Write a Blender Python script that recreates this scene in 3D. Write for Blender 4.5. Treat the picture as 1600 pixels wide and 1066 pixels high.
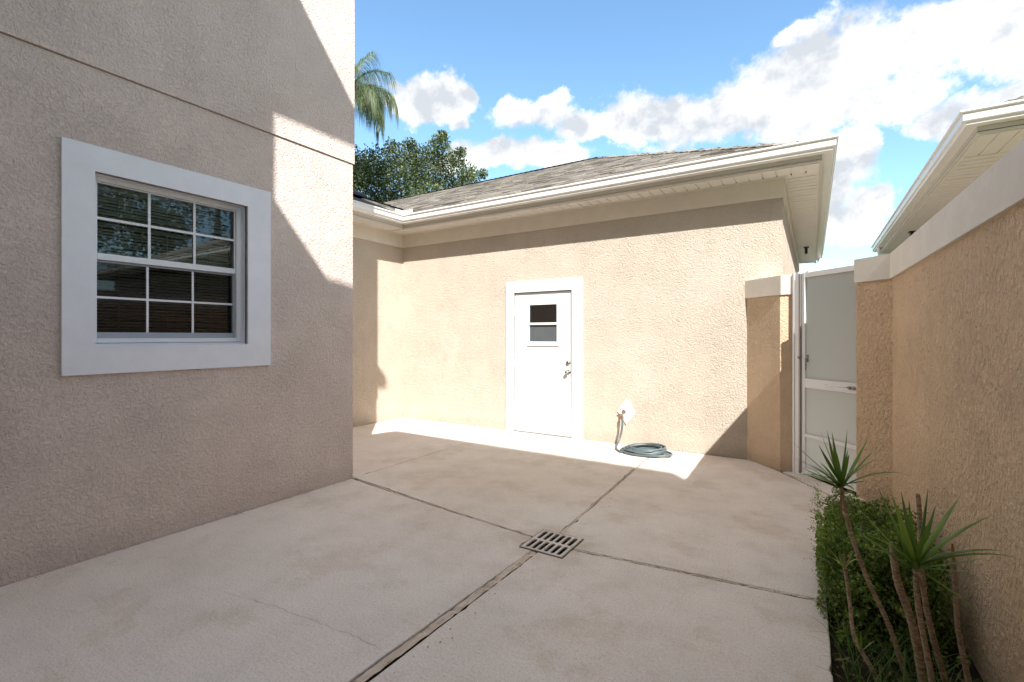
import bpy, bmesh, math, random
from mathutils import Vector, Matrix
R = math.radians
sc = bpy.context.scene
for o in list(bpy.data.objects): bpy.data.objects.remove(o)
col = sc.collection
rnd = random.Random(7)

# ------------------------------------------------------------------ camera
YAW = R(31.95); EYE = 1.40; FP = 752.0
cam = bpy.data.cameras.new('camera'); cam.sensor_width = 36; cam.lens = FP/1600*36
cam.shift_y = -7/1600; cam.clip_start = .05; cam.clip_end = 3000
co = bpy.data.objects.new('camera', cam); col.objects.link(co)
co.location = (0, 0, EYE); co.rotation_euler = (R(90), 0, YAW); sc.camera = co
sY, cY = math.sin(YAW), math.cos(YAW)
def bearing(px, py):                       # direction of a point of the photograph
    r = (px-800)/FP
    return Vector((r*cY-sY, r*sY+cY, (526-py)/FP))
def at(px, py, t):                         # the place t metres ahead along that direction
    return bearing(px, py)*t + Vector((0, 0, EYE))

# ------------------------------------------------------------------ sun
SUND = Vector((-.948, 1, -1.2)).normalized()
sun = bpy.data.lights.new('sun', 'SUN'); sun.energy = 2.0; sun.angle = R(.53); sun.color = (1, .975, .93)
so = bpy.data.objects.new('sun', sun); col.objects.link(so)
so.rotation_euler = SUND.to_track_quat('-Z', 'Y').to_euler(); so.location = (5, -6, 12)
SUN_EL = math.asin(-SUND.z); SUN_AZ = math.atan2(-SUND.x, -SUND.y)   # clockwise from +Y

# ------------------------------------------------------------------ sky with clouds (in world directions)
w = bpy.data.worlds.new('World'); sc.world = w; w.use_nodes = True
nt = w.node_tree; nt.nodes.clear(); N = nt.nodes.new; L = nt.links.new
def math_(op, a, b=None, c=None, clamp=False, tree=None):
    t_ = tree or nt
    n = t_.nodes.new('ShaderNodeMath'); n.operation = op; n.use_clamp = clamp
    for i, v in enumerate((a, b, c)):
        if v is None: continue
        if isinstance(v, (int, float)): n.inputs[i].default_value = v
        else: t_.links.new(v, n.inputs[i])
    return n.outputs[0]
out = N('ShaderNodeOutputWorld'); bg = N('ShaderNodeBackground'); bg.inputs['Strength'].default_value = .15
sky = N('ShaderNodeTexSky'); sky.sky_type = 'NISHITA'; sky.sun_disc = False
sky.sun_elevation = SUN_EL; sky.sun_rotation = SUN_AZ; sky.air_density = 1.0; sky.dust_density = .6; sky.ozone_density = 1.2
tc = N('ShaderNodeTexCoord'); sep = N('ShaderNodeSeparateXYZ'); L(tc.outputs['Generated'], sep.inputs[0])
az = math_('ARCTAN2', sep.outputs[0], sep.outputs[1]); el = math_('ARCSINE', sep.outputs[2])
warp = N('ShaderNodeTexNoise'); warp.inputs['Scale'].default_value = 7; warp.inputs['Detail'].default_value = 5; warp.inputs['Roughness'].default_value = .62
L(tc.outputs['Generated'], warp.inputs['Vector'])
comb = N('ShaderNodeCombineXYZ'); L(az, comb.inputs[0]); L(el, comb.inputs[1])
wv = N('ShaderNodeVectorMath'); wv.operation = 'SUBTRACT'; L(warp.outputs['Color'], wv.inputs[0]); wv.inputs[1].default_value = (.5, .5, .5)
wv2 = N('ShaderNodeVectorMath'); wv2.operation = 'MULTIPLY'; L(wv.outputs[0], wv2.inputs[0]); wv2.inputs[1].default_value = (.17, .13, 0)
ae = N('ShaderNodeVectorMath'); ae.operation = 'ADD'; L(comb.outputs[0], ae.inputs[0]); L(wv2.outputs[0], ae.inputs[1])
PXC = [(668, 152, 74, 30), (640, 172, 50, 28), (720, 155, 38, 26), (700, 178, 40, 20), (835, 175, 78, 34), (868, 152, 40, 24), (800, 165, 40, 26), (770, 250, 115, 30), (860, 240, 80, 26),
       (930, 195, 60, 26), (1000, 185, 90, 38), (1110, 195, 110, 50), (1230, 160, 120, 80), (1300, 110, 140, 90), (1440, 55, 150, 72), (1585, 45, 140, 80),
       (1250, 62, 55, 20), (1390, 158, 120, 48), (1540, 185, 150, 45), (1310, 245, 70, 60), (1345, 335, 60, 45), (1285, 300, 40, 60)]
blobs = []
for (px, py, rx, ry) in PXC:
    d = bearing(px, py).normalized(); d1 = bearing(px+rx, py).normalized(); d2 = bearing(px, py-ry).normalized()
    a0 = math.atan2(d.x, d.y); blobs.append((a0, math.asin(d.z), abs(math.atan2(d1.x, d1.y)-a0), abs(math.asin(d2.z)-math.asin(d.z))))
r2 = random.Random(11)
for i in range(15):  # clouds outside the view, enlarged for more fill light
    a_ = .95+(2*math.pi-2.55)*(i+r2.uniform(.2, .8))/15; a_ = a_-2*math.pi if a_ > math.pi else a_
    blobs.append((a_, r2.uniform(.18, .75), r2.uniform(.34, .52), r2.uniform(.15, .25)))
for i in range(10):  # unseen overhead clouds added to brighten the shade
    blobs.append((-math.pi+2*math.pi*(i+r2.uniform(.1, .9))/10, r2.uniform(.85, 1.45), r2.uniform(.7, 1.1), r2.uniform(.2, .3)))
field = None; topw = None
for (a0, e0, ra, re) in blobs:
    s_ = N('ShaderNodeVectorMath'); s_.operation = 'SUBTRACT'; L(ae.outputs[0], s_.inputs[0]); s_.inputs[1].default_value = (a0, e0, 0)
    m_ = N('ShaderNodeVectorMath'); m_.operation = 'MULTIPLY'; L(s_.outputs[0], m_.inputs[0]); m_.inputs[1].default_value = (1/ra, 1/re, 0)
    l_ = N('ShaderNodeVectorMath'); l_.operation = 'LENGTH'; L(m_.outputs[0], l_.inputs[0])
    f_ = math_('SUBTRACT', 1.02, l_.outputs['Value'])
    field = f_ if field is None else math_('MAXIMUM', field, f_)
fine = N('ShaderNodeTexNoise'); fine.inputs['Scale'].default_value = 16; fine.inputs['Detail'].default_value = 7; fine.inputs['Roughness'].default_value = .66
L(tc.outputs['Generated'], fine.inputs['Vector'])
fld = math_('ADD', field, math_('MULTIPLY', math_('SUBTRACT', fine.outputs['Fac'], .5), 1.5))
dens = N('ShaderNodeMapRange'); dens.interpolation_type = 'SMOOTHSTEP'; L(fld, dens.inputs['Value'])
dens.inputs['From Min'].default_value = -.10; dens.inputs['From Max'].default_value = .40
# cloud body: bright crowns and greyer bellies come from a broad noise
body = N('ShaderNodeTexNoise'); body.inputs['Scale'].default_value = 5.5; body.inputs['Detail'].default_value = 5; body.inputs['Roughness'].default_value = .55
mp = N('ShaderNodeMapping'); mp.inputs['Scale'].default_value = (1, 1, 1.9); mp.inputs['Location'].default_value = (.3, .6, .15); L(tc.outputs['Generated'], mp.inputs['Vector']); L(mp.outputs[0], body.inputs['Vector'])
cr = N('ShaderNodeValToRGB'); # relief: puffs are brighter on the side turned to the sun (up and to the right)
def puff(off):
    a_ = N('ShaderNodeVectorMath'); a_.operation = 'ADD'; L(tc.outputs['Generated'], a_.inputs[0]); a_.inputs[1].default_value = off
    n_ = N('ShaderNodeTexNoise'); n_.inputs['Scale'].default_value = 9; n_.inputs['Detail'].default_value = 5; n_.inputs['Roughness'].default_value = .58; L(a_.outputs[0], n_.inputs['Vector']); return n_.outputs['Fac']
rel = math_('SUBTRACT', puff((0, 0, 0)), puff((.010, .004, .028)))
shade = math_('ADD', math_('MULTIPLY', rel, 1.0), math_('ADD', math_('MULTIPLY', body.outputs['Fac'], .75), math_('MULTIPLY_ADD', field, -.05, .21)))
L(shade, cr.inputs[0])
cr.color_ramp.elements[0].position = .43; cr.color_ramp.elements[0].color = (.96, 1.02, 1.1, 1)
cr.color_ramp.elements[1].position = .66; cr.color_ramp.elements[1].color = (1.95, 1.92, 1.88, 1); e3 = cr.color_ramp.elements.new(.55); e3.color = (1.32, 1.35, 1.39, 1)
mixc = N('ShaderNodeMix'); mixc.data_type = 'RGBA'; mixc.clamp_factor = True
tint = N('ShaderNodeMix'); tint.data_type = 'RGBA'; tint.blend_type = 'MULTIPLY'; tint.inputs[0].default_value = 1
L(sky.outputs[0], tint.inputs[6]); tint.inputs[7].default_value = (.33, .40, .41, 1)
L(dens.outputs[0], mixc.inputs[0]); L(tint.outputs[2], mixc.inputs[6]); L(cr.outputs[0], mixc.inputs[7])
L(mixc.outputs[2], bg.inputs['Color']); L(bg.outputs[0], out.inputs['Surface'])
w.cycles.sampling_method = 'MANUAL'; w.cycles.sample_map_resolution = 512

sc.view_settings.view_transform = 'Standard'; sc.view_settings.look = 'None'; sc.view_settings.gamma = 1; sc.view_settings.use_curve_mapping = False
sc.view_settings.exposure = 2.36
sc.render.engine = 'CYCLES'; sc.cycles.max_bounces = 8; sc.cycles.diffuse_bounces = 5; sc.cycles.glossy_bounces = 3; sc.cycles.transparent_max_bounces = 16
sc.cycles.use_denoising = True; sc.cycles.caustics_reflective = False; sc.cycles.caustics_refractive = False

# ------------------------------------------------------------------ helpers
class MB:
    def __init__(s): s.v = []; s.f = []; s.c = []; s.cur = None
    def face(s, *pts):
        n = len(s.v); s.v += [tuple(p) for p in pts]; s.f.append(tuple(range(n, n+len(pts)))); s.c.append(s.cur)
    def mesh(s, vs, fs):
        n = len(s.v); s.v += [tuple(p) for p in vs]; s.f += [tuple(i+n for i in f) for f in fs]; s.c += [s.cur]*len(fs)
    def box(s, x0, x1, y0, y1, z0, z1):
        s.mesh([(x, y, z) for z in (z0, z1) for y in (y0, y1) for x in (x0, x1)],
               [(0,2,3,1), (4,5,7,6), (0,1,5,4), (2,6,7,3), (0,4,6,2), (1,3,7,5)]); return s
    def obox(s, o, ux, uy, uz):               # oriented box: corner and three edge vectors
        o, ux, uy, uz = map(Vector, (o, ux, uy, uz))
        s.mesh([o+ux*i+uy*j+uz*k for k in (0,1) for j in (0,1) for i in (0,1)],
               [(0,2,3,1), (4,5,7,6), (0,1,5,4), (2,6,7,3), (0,4,6,2), (1,3,7,5)]); return s
    def tube(s, pts, rad, n=8, cap=True):
        pts = [Vector(p) for p in pts]; rings = []; prev = None
        for i, p in enumerate(pts):
            d = (pts[min(i+1, len(pts)-1)]-pts[max(i-1, 0)]).normalized()
            if prev is None: u = d.orthogonal().normalized()
            else: u = (prev-d*prev.dot(d)).normalized()
            prev = u; v = d.cross(u); r = rad[i] if isinstance(rad, (list, tuple)) else rad
            rings.append([p+u*r*math.cos(2*math.pi*k/n)+v*r*math.sin(2*math.pi*k/n) for k in range(n)])
        vs = [q for ring in rings for q in ring]
        fs = [(i*n+k, i*n+(k+1)%n, (i+1)*n+(k+1)%n, (i+1)*n+k) for i in range(len(pts)-1) for k in range(n)]
        if cap: fs += [tuple(range(n-1, -1, -1)), tuple(range((len(pts)-1)*n, len(pts)*n))]
        s.mesh(vs, fs); return s
    def build(s, name, mat, parent=None, smooth=False, bevel=0, kind=None, label=None, fix=False):
        me = bpy.data.meshes.new(name); me.from_pydata(s.v, [], s.f)
        if any(c is not None for c in s.c):
            ca = me.color_attributes.new('tone', 'FLOAT_COLOR', 'CORNER')
            for p in me.polygons:
                c = s.c[p.index] or (.5, .5, .5)
                for li in p.loop_indices: ca.data[li].color = (c[0], c[1], c[2], 1)
        if bevel or fix:
            b = bmesh.new(); b.from_mesh(me)
            if fix: bmesh.ops.remove_doubles(b, verts=b.verts, dist=1e-5); bmesh.ops.recalc_face_normals(b, faces=b.faces)
            if bevel: bmesh.ops.bevel(b, geom=list(b.edges), offset=bevel, segments=2, affect='EDGES', profile=.6, clamp_overlap=True)
            b.to_mesh(me); b.free()
        me.update()
        if smooth:
            for p in me.polygons: p.use_smooth = True
        if mat: me.materials.append(mat)
        o = bpy.data.objects.new(name, me); col.objects.link(o)
        if parent: o.parent = parent
        if kind: o['kind'] = kind
        if label: o['label'] = label
        return o
def tag(o, label, cat, group=None):
    o['label'] = label; o['category'] = cat
    if group: o['group'] = group
    return o
def thing(name, label, cat, loc=(0,0,0), group=None):
    # children are modelled in world coordinates; the Empty sits at the base and children are offset back
    o = bpy.data.objects.new(name, None); o.empty_display_size = .1; col.objects.link(o); o.location = loc
    return tag(o, label, cat, group)
def settle():
    # children were modelled in world coordinates: hold them there under Empties that stand at the base of their thing
    bpy.context.view_layer.update()
    for o in col.objects:
        if o.parent is not None and o.get('_w') is None and o.parent.parent is None and o.parent.type == 'EMPTY':
            o.matrix_parent_inverse = Matrix.Translation(-o.parent.location)
def sweep(mb, path, prof, closed_prof=True, z0=0):
    """profile (out, z) swept along a plan polyline, out = to the right of travel, mitred corners"""
    P = [Vector((p[0], p[1])) for p in path]; rings = []
    for i, p in enumerate(P):
        ns = []
        for a_, b_ in ((i-1, i), (i, i+1)):
            if a_ >= 0 and b_ < len(P):
                d = (P[b_]-P[a_]).normalized(); ns.append(Vector((d.y, -d.x)))
        n = ns[0] if len(ns) == 1 else (ns[0]+ns[1])/(1+ns[0].dot(ns[1]))
        rings.append([(p.x+n.x*o_, p.y+n.y*o_, z0+z_) for o_, z_ in prof])
    m = len(prof); vs = [q for r_ in rings for q in r_]
    fs = [(i*m+k, i*m+(k+1) % m, (i+1)*m+(k+1) % m, (i+1)*m+k) for i in range(len(P)-1) for k in range(m if closed_prof else m-1)]
    if closed_prof: fs += [tuple(range(m-1, -1, -1)), tuple(range((len(P)-1)*m, len(P)*m))]
    mb.mesh(vs, fs); return mb

# ------------------------------------------------------------------ materials
def mat(name, color, rough=.7, spec=.3, metal=0):
    m = bpy.data.materials.new(name); m.use_nodes = True; b = m.node_tree.nodes['Principled BSDF']
    b.inputs['Base Color'].default_value = (*color, 1); b.inputs['Roughness'].default_value = rough
    b.inputs['Metallic'].default_value = metal; b.inputs['Specular IOR Level'].default_value = spec
    return m, m.node_tree, b
def tex(t, kind, scale, detail=2, rough=.5, vec=None, **kw):
    n = t.nodes.new(kind)
    if 'Scale' in n.inputs: n.inputs['Scale'].default_value = scale
    if 'Detail' in n.inputs: n.inputs['Detail'].default_value = detail
    if 'Roughness' in n.inputs: n.inputs['Roughness'].default_value = rough
    for k, v in kw.items(): setattr(n, k, v)
    if vec is not None: t.links.new(vec, n.inputs['Vector'])
    return n
def ramp(t, src, stops):
    n = t.nodes.new('ShaderNodeValToRGB'); t.links.new(src, n.inputs[0]); e = n.color_ramp.elements
    while len(e) < len(stops): e.new(.5)
    for i, (p, c) in enumerate(stops):
        e[i].position = p; e[i].color = (*c, 1) if isinstance(c, tuple) else (c, c, c, 1)
    return n.outputs[0]
def mixrgb(t, fac, a, b, mode='MIX'):
    n = t.nodes.new('ShaderNodeMix'); n.data_type = 'RGBA'; n.blend_type = mode
    for i, v in ((0, fac), (6, a), (7, b)):
        if isinstance(v, (int, float)): n.inputs[i].default_value = v
        elif isinstance(v, tuple): n.inputs[i].default_value = (*v, 1)
        else: t.links.new(v, n.inputs[i])
    return n.outputs[2]
def bump(t, b, h, strength, dist, prev=None):
    n = t.nodes.new('ShaderNodeBump'); n.inputs['Strength'].default_value = strength; n.inputs['Distance'].default_value = dist
    t.links.new(h, n.inputs['Height'])
    if prev: t.links.new(prev, n.inputs['Normal'])
    t.links.new(n.outputs[0], b.inputs['Normal']); return n.outputs[0]
def pos(t): return t.nodes.new('ShaderNodeNewGeometry').outputs['Position']

def stucco(name, color, depth=.008, stain=.25, vert=0, sc_=66):
    m, t, b = mat(name, color, .88, .2)
    p = pos(t)
    if vert:
        mpn = t.nodes.new('ShaderNodeMapping'); mpn.inputs['Scale'].default_value = (1, 1, .8); t.links.new(p, mpn.inputs[0]); q = mpn.outputs[0]
    else: q = p
    wn = tex(t, 'ShaderNodeTexNoise', 22, 3, .6, q)
    add = t.nodes.new('ShaderNodeVectorMath'); add.operation = 'MULTIPLY_ADD'; t.links.new(wn.outputs['Color'], add.inputs[0]); add.inputs[1].default_value = (.035,)*3; t.links.new(q, add.inputs[2])
    n1 = tex(t, 'ShaderNodeTexNoise', sc_, 4, .66, add.outputs[0])
    v1 = tex(t, 'ShaderNodeTexVoronoi', 46, vec=add.outputs[0])
    n2 = tex(t, 'ShaderNodeTexNoise', 210, 3, .6, q)
    flat = ramp(t, n1.outputs['Fac'], [(.34, 0.), (.47, .55), (.62, 1.)])
    hs = math_('ADD', math_('MULTIPLY', flat, .75, tree=t), math_('MULTIPLY', v1.outputs['Distance'], -.5, tree=t), tree=t)
    hs = math_('ADD', hs, math_('MULTIPLY', n2.outputs['Fac'], .22, tree=t), tree=t)
    pn = tex(t, 'ShaderNodeTexNoise', 2.4, 4, .65, p)
    amp = ramp(t, pn.outputs['Fac'], [(.32, .75), (.5, 1.0), (.66, 1.3)])
    hs = math_('MULTIPLY', hs, amp, tree=t)
    bump(t, b, hs, 1.0, depth)
    big = tex(t, 'ShaderNodeTexNoise', .9, 5, .6, p); mid = tex(t, 'ShaderNodeTexNoise', 7, 4, .6, p)
    f1 = ramp(t, big.outputs['Fac'], [(.3, 1-stain*.15), (.7, 1+stain*.1)])
    f2 = ramp(t, mid.outputs['Fac'], [(.3, .975), (.7, 1.02)])
    dirt = ramp(t, n1.outputs['Fac'], [(.30, .86), (.46, 1.02)])
    c = mixrgb(t, 1, color, f1, 'MULTIPLY'); c = mixrgb(t, 1, c, f2, 'MULTIPLY'); c = mixrgb(t, .7, c, dirt, 'MULTIPLY')
    # faint rain streaks and a few trowelled-over patches
    ms = t.nodes.new('ShaderNodeMapping'); ms.inputs['Scale'].default_value = (9, 9, .45); t.links.new(p, ms.inputs[0])
    sn = tex(t, 'ShaderNodeTexNoise', 1.0, 5, .6, ms.outputs[0]); c = mixrgb(t, 1, c, ramp(t, sn.outputs['Fac'], [(.30, .965), (.42, 1.), (.7, 1.01)]), 'MULTIPLY')
    c = mixrgb(t, ramp(t, pn.outputs['Fac'], [(.64, 0.), (.72, .25)]), c, mixrgb(t, 1, c, (.93, .90, .87), 'MULTIPLY'))
    # splash dirt low on the wall (a stain with its own ragged edge)
    z = t.nodes.new('ShaderNodeSeparateXYZ'); t.links.new(p, z.inputs[0])
    zz = math_('SUBTRACT', z.outputs[2], math_('MULTIPLY', mid.outputs['Fac'], .16, tree=t), tree=t)
    low = ramp(t, math_('MULTIPLY', zz, 3., tree=t), [(0., .88), (.3, 1.)])
    c = mixrgb(t, 1, c, low, 'MULTIPLY')
    t.links.new(c, b.inputs['Base Color']); return m
def paint(name, color, rough=.55, spec=.35, var=.05, bmp=.0006, grime=.0):
    m, t, b = mat(name, color, rough, spec); p = pos(t)
    n = tex(t, 'ShaderNodeTexNoise', 6, 5, .6, p); f = ramp(t, n.outputs['Fac'], [(.3, 1-var), (.7, 1+var*.3)])
    c = mixrgb(t, 1, color, f, 'MULTIPLY')
    if grime:
        g = tex(t, 'ShaderNodeTexNoise', 28, 6, .7, p); gf = ramp(t, g.outputs['Fac'], [(.56, 0.), (.72, grime)])
        c = mixrgb(t, gf, c, (.22, .19, .15))
    t.links.new(c, b.inputs['Base Color'])
    n2 = tex(t, 'ShaderNodeTexNoise', 120, 3, .6, p); bump(t, b, n2.outputs['Fac'], .6, bmp)
    return m
TAN = (.67, .572, .468)
M = {}
M['stucco'] = stucco('stucco_paint', (.565, .485, .40), .0085)
M['stucco_stub'] = stucco('stucco_golden', (.74, .56, .385), .009)
M['stucco_l'] = stucco('stucco_paint_heavy', (.73, .61, .545), .0085, sc_=60)
M['stucco_up'] = stucco('stucco_paint_upper', (.74, .62, .555), .008, sc_=60)
M['stucco_wall'] = stucco('stucco_coarse', (.84, .61, .40), .017, .3, vert=1, sc_=38)
M['trim'] = paint('trim_white', (.78, .785, .83), .6, .3, .06, .0012)
M['cap'] = paint('cap_paint', (.80, .745, .655), .7, .25, .08, .0015, .12)
M['frieze'] = paint('frieze_paint', (.70, .64, .545), .7, .25, .06, .0012)
M['gutter'] = paint('gutter_white', (.80, .79, .76), .35, .5, .04, .0002, .10)
M['fascia'] = paint('fascia_white', (.62, .59, .52), .55, .3, .05, .0003)
M['soffit'] = paint('soffit_vinyl', (.74, .72, .67), .5, .35, .04, .0003)
M['dtrim'] = paint('door_trim_white', (.64, .65, .645), .55, .3, .04, .001)
M['door'] = paint('door_white', (.66, .68, .68), .45, .4, .03, .0004)
M['alu'] = paint('white_aluminium', (.86, .86, .86), .35, .5, .04, .0002)
M['vinyl'] = paint('window_vinyl', (.74, .75, .77), .35, .45, .03, .0002)
M['greyrail'] = paint('sash_grey', (.36, .39, .44), .4, .45, .04, .0002)
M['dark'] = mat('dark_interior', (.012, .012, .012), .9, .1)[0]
M['black'] = mat('black_plastic', (.015, .015, .017), .45, .4)[0]
M['metal'] = mat('satin_nickel', (.42, .40, .36), .32, .5, 1)[0]
M['steel'] = mat('weathered_steel', (.30, .29, .27), .5, .5, .8)[0]
M['brass'] = paint('weathered_brass', (.16, .12, .075), .5, .5, .2, .0005)
M['slat'] = paint('blind_slat', (.78, .75, .69), .5, .3, .1, .0002)
M['cord'] = mat('blind_cord', (.35, .33, .28), .8)[0]

def glassy(name, tintc, refl=1.5, boost=0.02):
    m = bpy.data.materials.new(name); m.use_nodes = True; t = m.node_tree; t.nodes.clear()
    o = t.nodes.new('ShaderNodeOutputMaterial'); mx = t.nodes.new('ShaderNodeMixShader')
    tr = t.nodes.new('ShaderNodeBsdfTransparent'); tr.inputs[0].default_value = (*tintc, 1)
    gl = t.nodes.new('ShaderNodeBsdfGlossy'); gl.inputs['Roughness'].default_value = .015; gl.inputs['Color'].default_value = (.95, .97, 1, 1)
    fr = t.nodes.new('ShaderNodeFresnel'); fr.inputs[0].default_value = refl
    t.links.new(math_('ADD', fr.outputs[0], boost, clamp=True, tree=t), mx.inputs[0]); t.links.new(tr.outputs[0], mx.inputs[1]); t.links.new(gl.outputs[0], mx.inputs[2])
    n = tex(t, 'ShaderNodeTexNoise', 2.5, 2, .5, pos(t)); bp = t.nodes.new('ShaderNodeBump'); bp.inputs['Strength'].default_value = .004; bp.inputs['Distance'].default_value = .003
    t.links.new(n.outputs['Fac'], bp.inputs['Height']); t.links.new(bp.outputs[0], gl.inputs['Normal'])
    t.links.new(mx.outputs[0], o.inputs[0]); return m
M['glass'] = glassy('window_glass', (.80, .84, .84), 1.42, .01)
M['glass_screen'] = glassy('window_glass_behind_screen', (.62, .62, .62), 1.35, .0)
M['doorglass'] = glassy('door_glass', (.5, .5, .48), 1.5, .03)
def frosted():
    m = bpy.data.materials.new('frosted_panel'); m.use_nodes = True; t = m.node_tree; b = t.nodes['Principled BSDF']
    b.inputs['Base Color'].default_value = (.64, .645, .64, 1); b.inputs['Roughness'].default_value = .35; b.inputs['Specular IOR Level'].default_value = .4
    o = t.nodes['Material Output']; mx = t.nodes.new('ShaderNodeMixShader'); tl = t.nodes.new('ShaderNodeBsdfTranslucent'); tl.inputs[0].default_value = (.68, .69, .68, 1)
    mx.inputs[0].default_value = .7; t.links.new(b.outputs[0], mx.inputs[1]); t.links.new(tl.outputs[0], mx.inputs[2]); t.links.new(mx.outputs[0], o.inputs[0])
    n = tex(t, 'ShaderNodeTexNoise', 400, 2, .5, pos(t)); bump(t, b, n.outputs['Fac'], .3, .0006)
    return m
M['frost'] = frosted()

def concrete():
    m, t, b = mat('painted_concrete', (.5, .42, .36), .82, .25); p = pos(t)
    big = tex(t, 'ShaderNodeTexNoise', .75, 6, .62, p); mid = tex(t, 'ShaderNodeTexNoise', 3.6, 7, .65, p)
    fine_ = tex(t, 'ShaderNodeTexNoise', 85, 4, .7, p); sp = tex(t, 'ShaderNodeTexNoise', 260, 2, .6, p)
    c = ramp(t, big.outputs['Fac'], [(.32, (.69, .60, .53)), (.5, (.75, .665, .595)), (.7, (.78, .695, .625))])
    c = mixrgb(t, 1, c, ramp(t, mid.outputs['Fac'], [(.28, .92), (.5, 1.), (.72, 1.04)]), 'MULTIPLY')
    c = mixrgb(t, 1, c, ramp(t, fine_.outputs['Fac'], [(.3, .78), (.5, 1.), (.75, 1.12)]), 'MULTIPLY')
    c = mixrgb(t, 1, c, ramp(t, sp.outputs['Fac'], [(.30, .66), (.42, 1.), (.8, 1.05)]), 'MULTIPLY')
    sc0 = tex(t, 'ShaderNodeTexNoise', 9, 5, .65, p)
    # damp stain gathered round the drain and the slab north of it
    d = t.nodes.new('ShaderNodeVectorMath'); d.operation = 'DISTANCE'; t.links.new(p, d.inputs[0]); d.inputs[1].default_value = (-2.3, 4.2, 0)
    dn = math_('ADD', d.outputs['Value'], math_('MULTIPLY', mid.outputs['Fac'], 2.2, tree=t), tree=t)
    st = ramp(t, math_('MULTIPLY', dn, .25, tree=t), [(.38, .62), (.86, 0.)])
    c = mixrgb(t, math_('MULTIPLY', st, .8, tree=t), c, mixrgb(t, 1, c, (.70, .63, .51), 'MULTIPLY'))
    d2 = t.nodes.new('ShaderNodeVectorMath'); d2.operation = 'DISTANCE'; t.links.new(p, d2.inputs[0]); d2.inputs[1].default_value = (-1.5, 3.3, 0)
    dn2 = math_('ADD', d2.outputs['Value'], math_('MULTIPLY', mid.outputs['Fac'], .8, tree=t), tree=t)
    s2 = ramp(t, dn2, [(.45, .35), (.95, 0.)])
    c = mixrgb(t, s2, c, (.74, .70, .64))
    mb1 = t.nodes.new('ShaderNodeMapping'); mb1.inputs['Scale'].default_value = (2.2, 160, 1); mb1.inputs['Rotation'].default_value = (0, 0, .06); t.links.new(p, mb1.inputs[0])
    br = tex(t, 'ShaderNodeTexNoise', 1.0, 3, .6, mb1.outputs[0]); c = mixrgb(t, .5, c, mixrgb(t, 1, c, ramp(t, br.outputs['Fac'], [(.35, .93), (.65, 1.05)]), 'MULTIPLY'))
    d3 = t.nodes.new('ShaderNodeVectorMath'); d3.operation = 'DISTANCE'; t.links.new(p, d3.inputs[0]); d3.inputs[1].default_value = (-1.5, 2.92, 0)
    dn3 = math_('ADD', d3.outputs['Value'], math_('MULTIPLY', sc0.outputs['Fac'], .5, tree=t), tree=t)
    c = mixrgb(t, ramp(t, dn3, [(.38, .55), (.62, 0.)]), c, mixrgb(t, 1, c, (.62, .54, .44), 'MULTIPLY'))
    rg = tex(t, 'ShaderNodeTexNoise', 1.7, 8, .72, p); c = mixrgb(t, ramp(t, rg.outputs['Fac'], [(.53, 0.), (.60, .45), (.68, .10)]), c, mixrgb(t, 1, c, (.82, .76, .66), 'MULTIPLY'))
    # pale scuffs and dark specks
    mps = t.nodes.new('ShaderNodeMapping'); mps.inputs['Scale'].default_value = (1, 5, 1); mps.inputs['Rotation'].default_value = (0, 0, .5); t.links.new(p, mps.inputs[0])
    sc1 = tex(t, 'ShaderNodeTexNoise', 3.2, 8, .75, mps.outputs[0]); c = mixrgb(t, ramp(t, sc1.outputs['Fac'], [(.66, 0.), (.76, .4)]), c, (.86, .80, .72))
    vo = tex(t, 'ShaderNodeTexVoronoi', 4.2, vec=p); c = mixrgb(t, ramp(t, vo.outputs['Distance'], [(.012, .85), (.03, 0.)]), c, (.07, .05, .035))
    vo2 = tex(t, 'ShaderNodeTexVoronoi', 14, vec=p); c = mixrgb(t, ramp(t, vo2.outputs['Distance'], [(.03, .55), (.07, 0.)]), c, (.16, .12, .09))
    t.links.new(c, b.inputs['Base Color'])
    h1 = bump(t, b, fine_.outputs['Fac'], .7, .004); h2 = bump(t, b, mid.outputs['Fac'], .35, .012, h1); bump(t, b, sp.outputs['Fac'], .5, .0015, h2)
    return m
M['concrete'] = concrete()
def shingle(name, a, b_, c_):
    m, t, b = mat(name, a, .95, .1); at_ = t.nodes.new('ShaderNodeVertexColor'); at_.layer_name = 'tone'
    s_ = t.nodes.new('ShaderNodeSeparateColor'); t.links.new(at_.outputs[0], s_.inputs[0])
    c = ramp(t, s_.outputs[0], [(0., a), (.5, b_), (1., c_)])
    n = tex(t, 'ShaderNodeTexNoise', 60, 4, .7, pos(t)); c = mixrgb(t, 1, c, ramp(t, n.outputs['Fac'], [(.3, .72), (.7, 1.25)]), 'MULTIPLY')
    n2 = tex(t, 'ShaderNodeTexNoise', 1.3, 4, .6, pos(t)); c = mixrgb(t, 1, c, ramp(t, n2.outputs['Fac'], [(.3, .88), (.7, 1.1)]), 'MULTIPLY')
    t.links.new(c, b.inputs['Base Color']); bump(t, b, n.outputs['Fac'], .8, .003); return m
M['shingle'] = shingle('asphalt_shingle', (.14, .127, .113), (.25, .228, .202), (.36, .33, .292))
M['deck'] = paint('roof_deck', (.30, .26, .22), .9, .1, .2, .001)
M['patch'] = paint('roof_shade_dark', (.035, .037, .045), .7, .3, .2, .001)  # dark colour painted as shade on the small roof
M['soil'], t, b = mat('dark_soil', (.035, .024, .017), .95, .1)
n = tex(t, 'ShaderNodeTexNoise', 40, 6, .7, pos(t)); t.links.new(ramp(t, n.outputs['Fac'], [(.3, (.012, .008, .006)), (.7, (.07, .048, .032))]), b.inputs['Base Color']); bump(t, b, n.outputs['Fac'], 1, .03)
M['lawn'], t, b = mat('lawn', (.06, .09, .03), .95, .1)
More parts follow.
